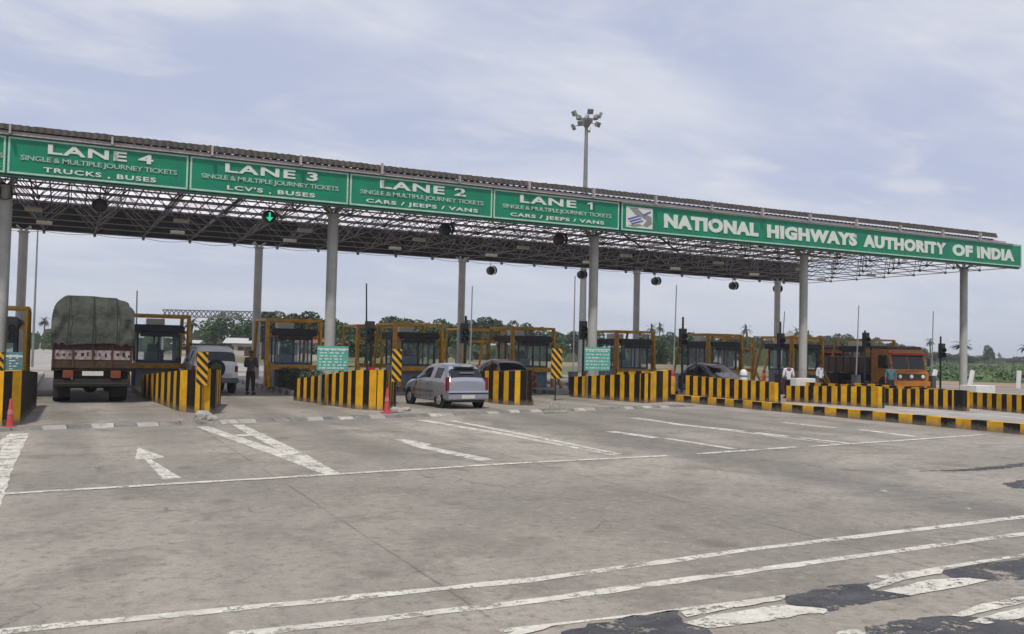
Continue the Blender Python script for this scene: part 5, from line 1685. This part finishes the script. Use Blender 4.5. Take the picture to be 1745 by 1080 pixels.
random.seed(21)
place_tree('mid', 385, 543, 150, 84, 'broad round green tree below the distant gantry', 'trees behind the tolls on the left')
place_tree('palm', 327, 550, 130, 40, 'dark palm left of the broad tree, above the jeep', 'palms behind the tolls')
place_tree('dark2', 352, 566, 170, 40, 'low dark tree between the palm and the broad tree', 'trees behind the tolls on the left')
place_tree('dark', 307, 566, 140, 22, 'small dark tree between the second booth and the palm', 'trees behind the tolls on the left')
place_tree('mid2', 420, 560, 170, 50, 'low green tree left of the second rear column', 'trees behind the tolls on the left')
place_tree('mid2', 100, 566, 120, 46, 'low green tree at the left of the covered truck', 'trees behind the tolls on the left')
place_tree('palm', 76, 548, 150, 22, 'small dark palm at the far left', 'palms behind the tolls')
def row(lo, hi, n, tops, z0, z1, wpx, kinds, desc_, group):
    xs = [lo+(hi-lo)*(i+0.5)/n+random.uniform(-0.3, 0.3)*(hi-lo)/n for i in range(n)]
    for i, x in enumerate(xs):
        f_ = (x-lo)/(hi-lo)*(len(tops)-1); k = min(int(f_), len(tops)-2); tp = tops[k]+(tops[k+1]-tops[k])*(f_-k)+random.uniform(-4, 4)
        place_tree(random.choice(kinds), x, tp, random.uniform(z0, z1), wpx*random.uniform(0.95, 1.5), '%s, %s from left' % (desc_, ORD[i].replace('leftmost', 'first')), group)


row(436, 545, 4, [543, 546, 545], 110, 150, 50, ['dark', 'dark2'], 'tree of the dark group behind the third booth', 'dark trees behind the third booth')
row(560, 655, 5, [552, 562, 560], 110, 150, 48, ['dark', 'dark2', 'mid2'], 'green tree between second column and fourth booth', 'trees right of the second column')
row(550, 660, 5, [580, 585, 582], 80, 95, 50, ['mid2', 'mid', 'grey'], 'low bushy tree right of the second front column', 'lower trees right of the second column')
row(660, 810, 7, [546, 553, 556, 552], 110, 160, 48, ['dark', 'mid', 'dark2', 'mid2'], 'tree in the green row behind the fourth booth', 'trees behind the fourth booth')
row(815, 1010, 8, [552, 558, 566, 570, 572], 120, 170, 46, ['dark', 'mid2', 'dark2', 'grey'], 'tree in the row behind the maroon car', 'trees behind the maroon car')
row(1085, 1260, 15, [578, 576, 580, 582], 110, 190, 36, ['dark', 'grey', 'dark2', 'mid2'], 'small tree in the row behind the blue booth', 'trees around the blue-framed booth')
row(1255, 1480, 18, [584, 580, 580, 578, 582], 150, 260, 34, ['dark', 'grey', 'mid2', 'dark2'], 'small far tree behind the fourth front column', 'trees behind the right-hand booths')
row(1480, 1660, 9, [584, 588, 600, 606, 608], 200, 300, 28, ['dark', 'grey', 'dark2'], 'small skyline tree behind the orange truck', 'trees on the right skyline')
row(1640, 1770, 8, [608, 610, 609, 608], 300, 420, 24, ['dark2', 'grey', 'dark'], 'tiny skyline tree beyond the green field', 'trees beyond the green field')
place_tree('dark', 1684, 594, 220, 20, 'lone round dark tree on the skyline right of the last column', 'lone trees at the right')
for i, (px, py, z, w_) in enumerate(((1110, 561, 200, 22), (1124, 559, 210, 20), (1272, 562, 190, 22), (1358, 566, 190, 18), (1378, 571, 200, 18), (1640, 588, 140, 44), (1748, 593, 150, 30), (1585, 582, 200, 20), (1702, 604, 260, 10))):
    place_tree('palm', px, py, z, w_, ['dark palm crown above the trees left of the blue-framed booth', 'dark palm just right of another palm near the third column', 'palm standing above the far trees left of the hill',
               'palm between the hill and the fourth column', 'small palm just right of the fourth column', 'wide palm crown half hidden by the last column', 'palm cut by the right picture edge', 'palm beside the pale boom arm', 'tiny palm on the right skyline'][i], 'palms on the right skyline')
# distant scrub belt
g = MB(); rnd = random.Random(9)
for k in range(5200):
    px = rnd.uniform(-40, 1790); z = rnd.uniform(150, 420) if px < 1540 else rnd.uniform(330, 560)
    p = D(px, 600, z); c = Vector((p.x, p.y, rnd.uniform(0, 2.4)*rnd.random()))
    a = Vector((rnd.uniform(-1, 1), rnd.uniform(-1, 1), 0)).normalized()*rnd.uniform(0.8, 2.0); h = rnd.uniform(0.8, 2.2)
    g.face([c-a, c+Vector((0, 0, -0.4)), c+a, c+a*0.4+Vector((0, 0, h)), c-a*0.5+Vector((0, 0, h*0.9))], rnd.choice((0, 1, 2)))
tag(g.build('scrub', ['leaf_mid', 'leaf_dark', 'leaf_grey']), 'low scrub belt spread over the far plain behind the toll plaza', 'scrub', kind='stuff')
g = MB(); rnd = random.Random(12)
for k in range(420):
    q = G(1540, 646).lerp(G(1850, 656), rnd.random())*(1+rnd.random()**1.5*4.5)
    leaf_blob(g, (q.x, q.y, 0.35), (rnd.uniform(0.4, 1.6), rnd.uniform(0.4, 1.6), rnd.uniform(0.25, 0.7)), 22, 0.22, rnd, rnd.choice((0, 0, 1)))
tag(g.build('field_crop', ['leaf_mid', 'leaf_grey']), 'low tufts of crop and weeds scattered over the green field at the right', 'crop', kind='stuff')
# hedges on the islands
g = MB(); rnd = random.Random(4)
b = G(490, 672); L = 0
for k in range(40): leaf_blob(g, (8.6+rnd.uniform(-0.35, 0.35), 33.0+k*0.16, 0.55+rnd.uniform(-0.1, 0.1)), (0.38, 0.3, 0.42), 150, 0.06, rnd)
tag(g.build('hedge', 'leaf_hedge'), 'grey-green dusty hedge on the island behind the person in dark clothes', 'hedge')
# far hills
def hill(name, px, ptop, z, wpx, jag, seed, dome=False):
    rnd = random.Random(seed); p = D(px, ptop, z); H = p.z; W = wpx*z/F/2; g = MB(); n, m_ = 22, 7; vs = []
    for j in range(m_+1):
        for i in range(n):
            a = 2*math.pi*i/n; t_ = j/m_; r_ = W*(1-t_) if not dome else W*math.cos(t_*math.pi/2)
            h = H*t_ if not dome else H*math.sin(t_*math.pi/2)**0.8
            r_ *= 1+rnd.uniform(-jag, jag); vs.append((p.x+r_*math.cos(a), p.y+r_*math.sin(a), h*(1+rnd.uniform(-jag, jag)*0.3)-0.5))
    g.add(vs, [(j*n+i, j*n+(i+1) % n, (j+1)*n+(i+1) % n, (j+1)*n+i) for j in range(m_) for i in range(n)])
    g.face(vs[-n:]); o = g.build(name, 'rock', smooth=40); tag(o, kind='structure')
hill('rocky_hill', 1346, 562, 900, 120, 0.10, 1)
hill('rocky_hill', 1432, 570, 900, 70, 0.05, 2, True)
hill('rocky_hill', 1180, 588, 1000, 200, 0.10, 3)
# houses and sheds beyond
def shed(px, py, z, w_, h_, wall, roof, label):
    p = D(px, py, z); base = max(0.0, 0.0); H = p.z
    t = empty('shed', (p.x, p.y, 0), R(-20)); tag(t, label, 'building', 'low buildings beyond the tolls')
    g = MB(); g.box((-w_/2, -h_, 0), (w_/2, h_, H*0.72)); g.build('wall', wall, t)
    g = MB(); g.add([(-w_/2-0.4, -h_-0.5, H*0.70), (w_/2+0.4, -h_-0.5, H*0.70), (w_/2+0.4, h_+0.5, H*0.70), (-w_/2-0.4, h_+0.5, H*0.70), (-w_/2-0.4, 0, H), (w_/2+0.4, 0, H)],
                    [(0, 1, 5, 4), (2, 3, 4, 5), (0, 4, 3), (1, 2, 5), (0, 3, 2, 1)]); g.build('roof', roof, t)
    for k in range(3):
        x = -w_/3+k*w_/3; bx(t, 'window', (x-0.45, -h_-0.04, H*0.30), (x+0.45, -h_-0.005, H*0.52), 'glass_dark')
    bx(t, 'door', (w_*0.12, -h_-0.05, 0), (w_*0.12+0.9, -h_-0.006, H*0.5), 'truck_brown')
shed(416, 576, 140, 4.5, 2.5, 'shed_wall', 'shed_roof', 'low white-roofed shed left of the second rear column')
shed(322, 579, 145, 3.5, 2.5, 'shed_wall', 'shed_roof', 'low pale shed above the white jeep')
shed(108, 570, 170, 6.0, 3.0, 'shed_wall', 'shed_roof', 'pale building beside the covered truck on the left')
shed(540, 572, 110, 4.0, 2.0, 'shed_wall', 'roof_red', 'small house seen right of the third booth')
shed(1225, 590, 150, 6.0, 2.5, 'shed_wall', 'shed_roof', 'small pale house seen behind the blue-framed booth')
# low wall of the far carriageway at the left
p, q = D(55, 604, 100), D(92, 600, 84)
g = MB()
for k in range(16):
    y0, y1 = 70+k*9, 70+(k+0.97)*9
    g.box((-16.4, y0, 0), (-16.1, y1, 0.7))
tag(g.build('parapet', 'concrete'), 'low concrete parapet along the far highway at the left', 'wall')

# ---------------------------------------------------------------- the hazy air over the plain
g = MB(); g.box((-2600, -400, -1.0), (3100, 3600, 34.0))
hz_o = g.build('haze', 'white_paint'); tag(hz_o, kind='stuff')
hm = bpy.data.materials.new('haze_air'); hm.use_nodes = True
hm.node_tree.nodes.clear()
pv = hm.node_tree.nodes.new('ShaderNodeVolumePrincipled'); pv.inputs['Color'].default_value = (0.86, 0.90, 0.97, 1); pv.inputs['Density'].default_value = 0.00042
mo = hm.node_tree.nodes.new('ShaderNodeOutputMaterial'); hm.node_tree.links.new(pv.outputs[0], mo.inputs['Volume'])
hz_o.data.materials.clear(); hz_o.data.materials.append(hm)
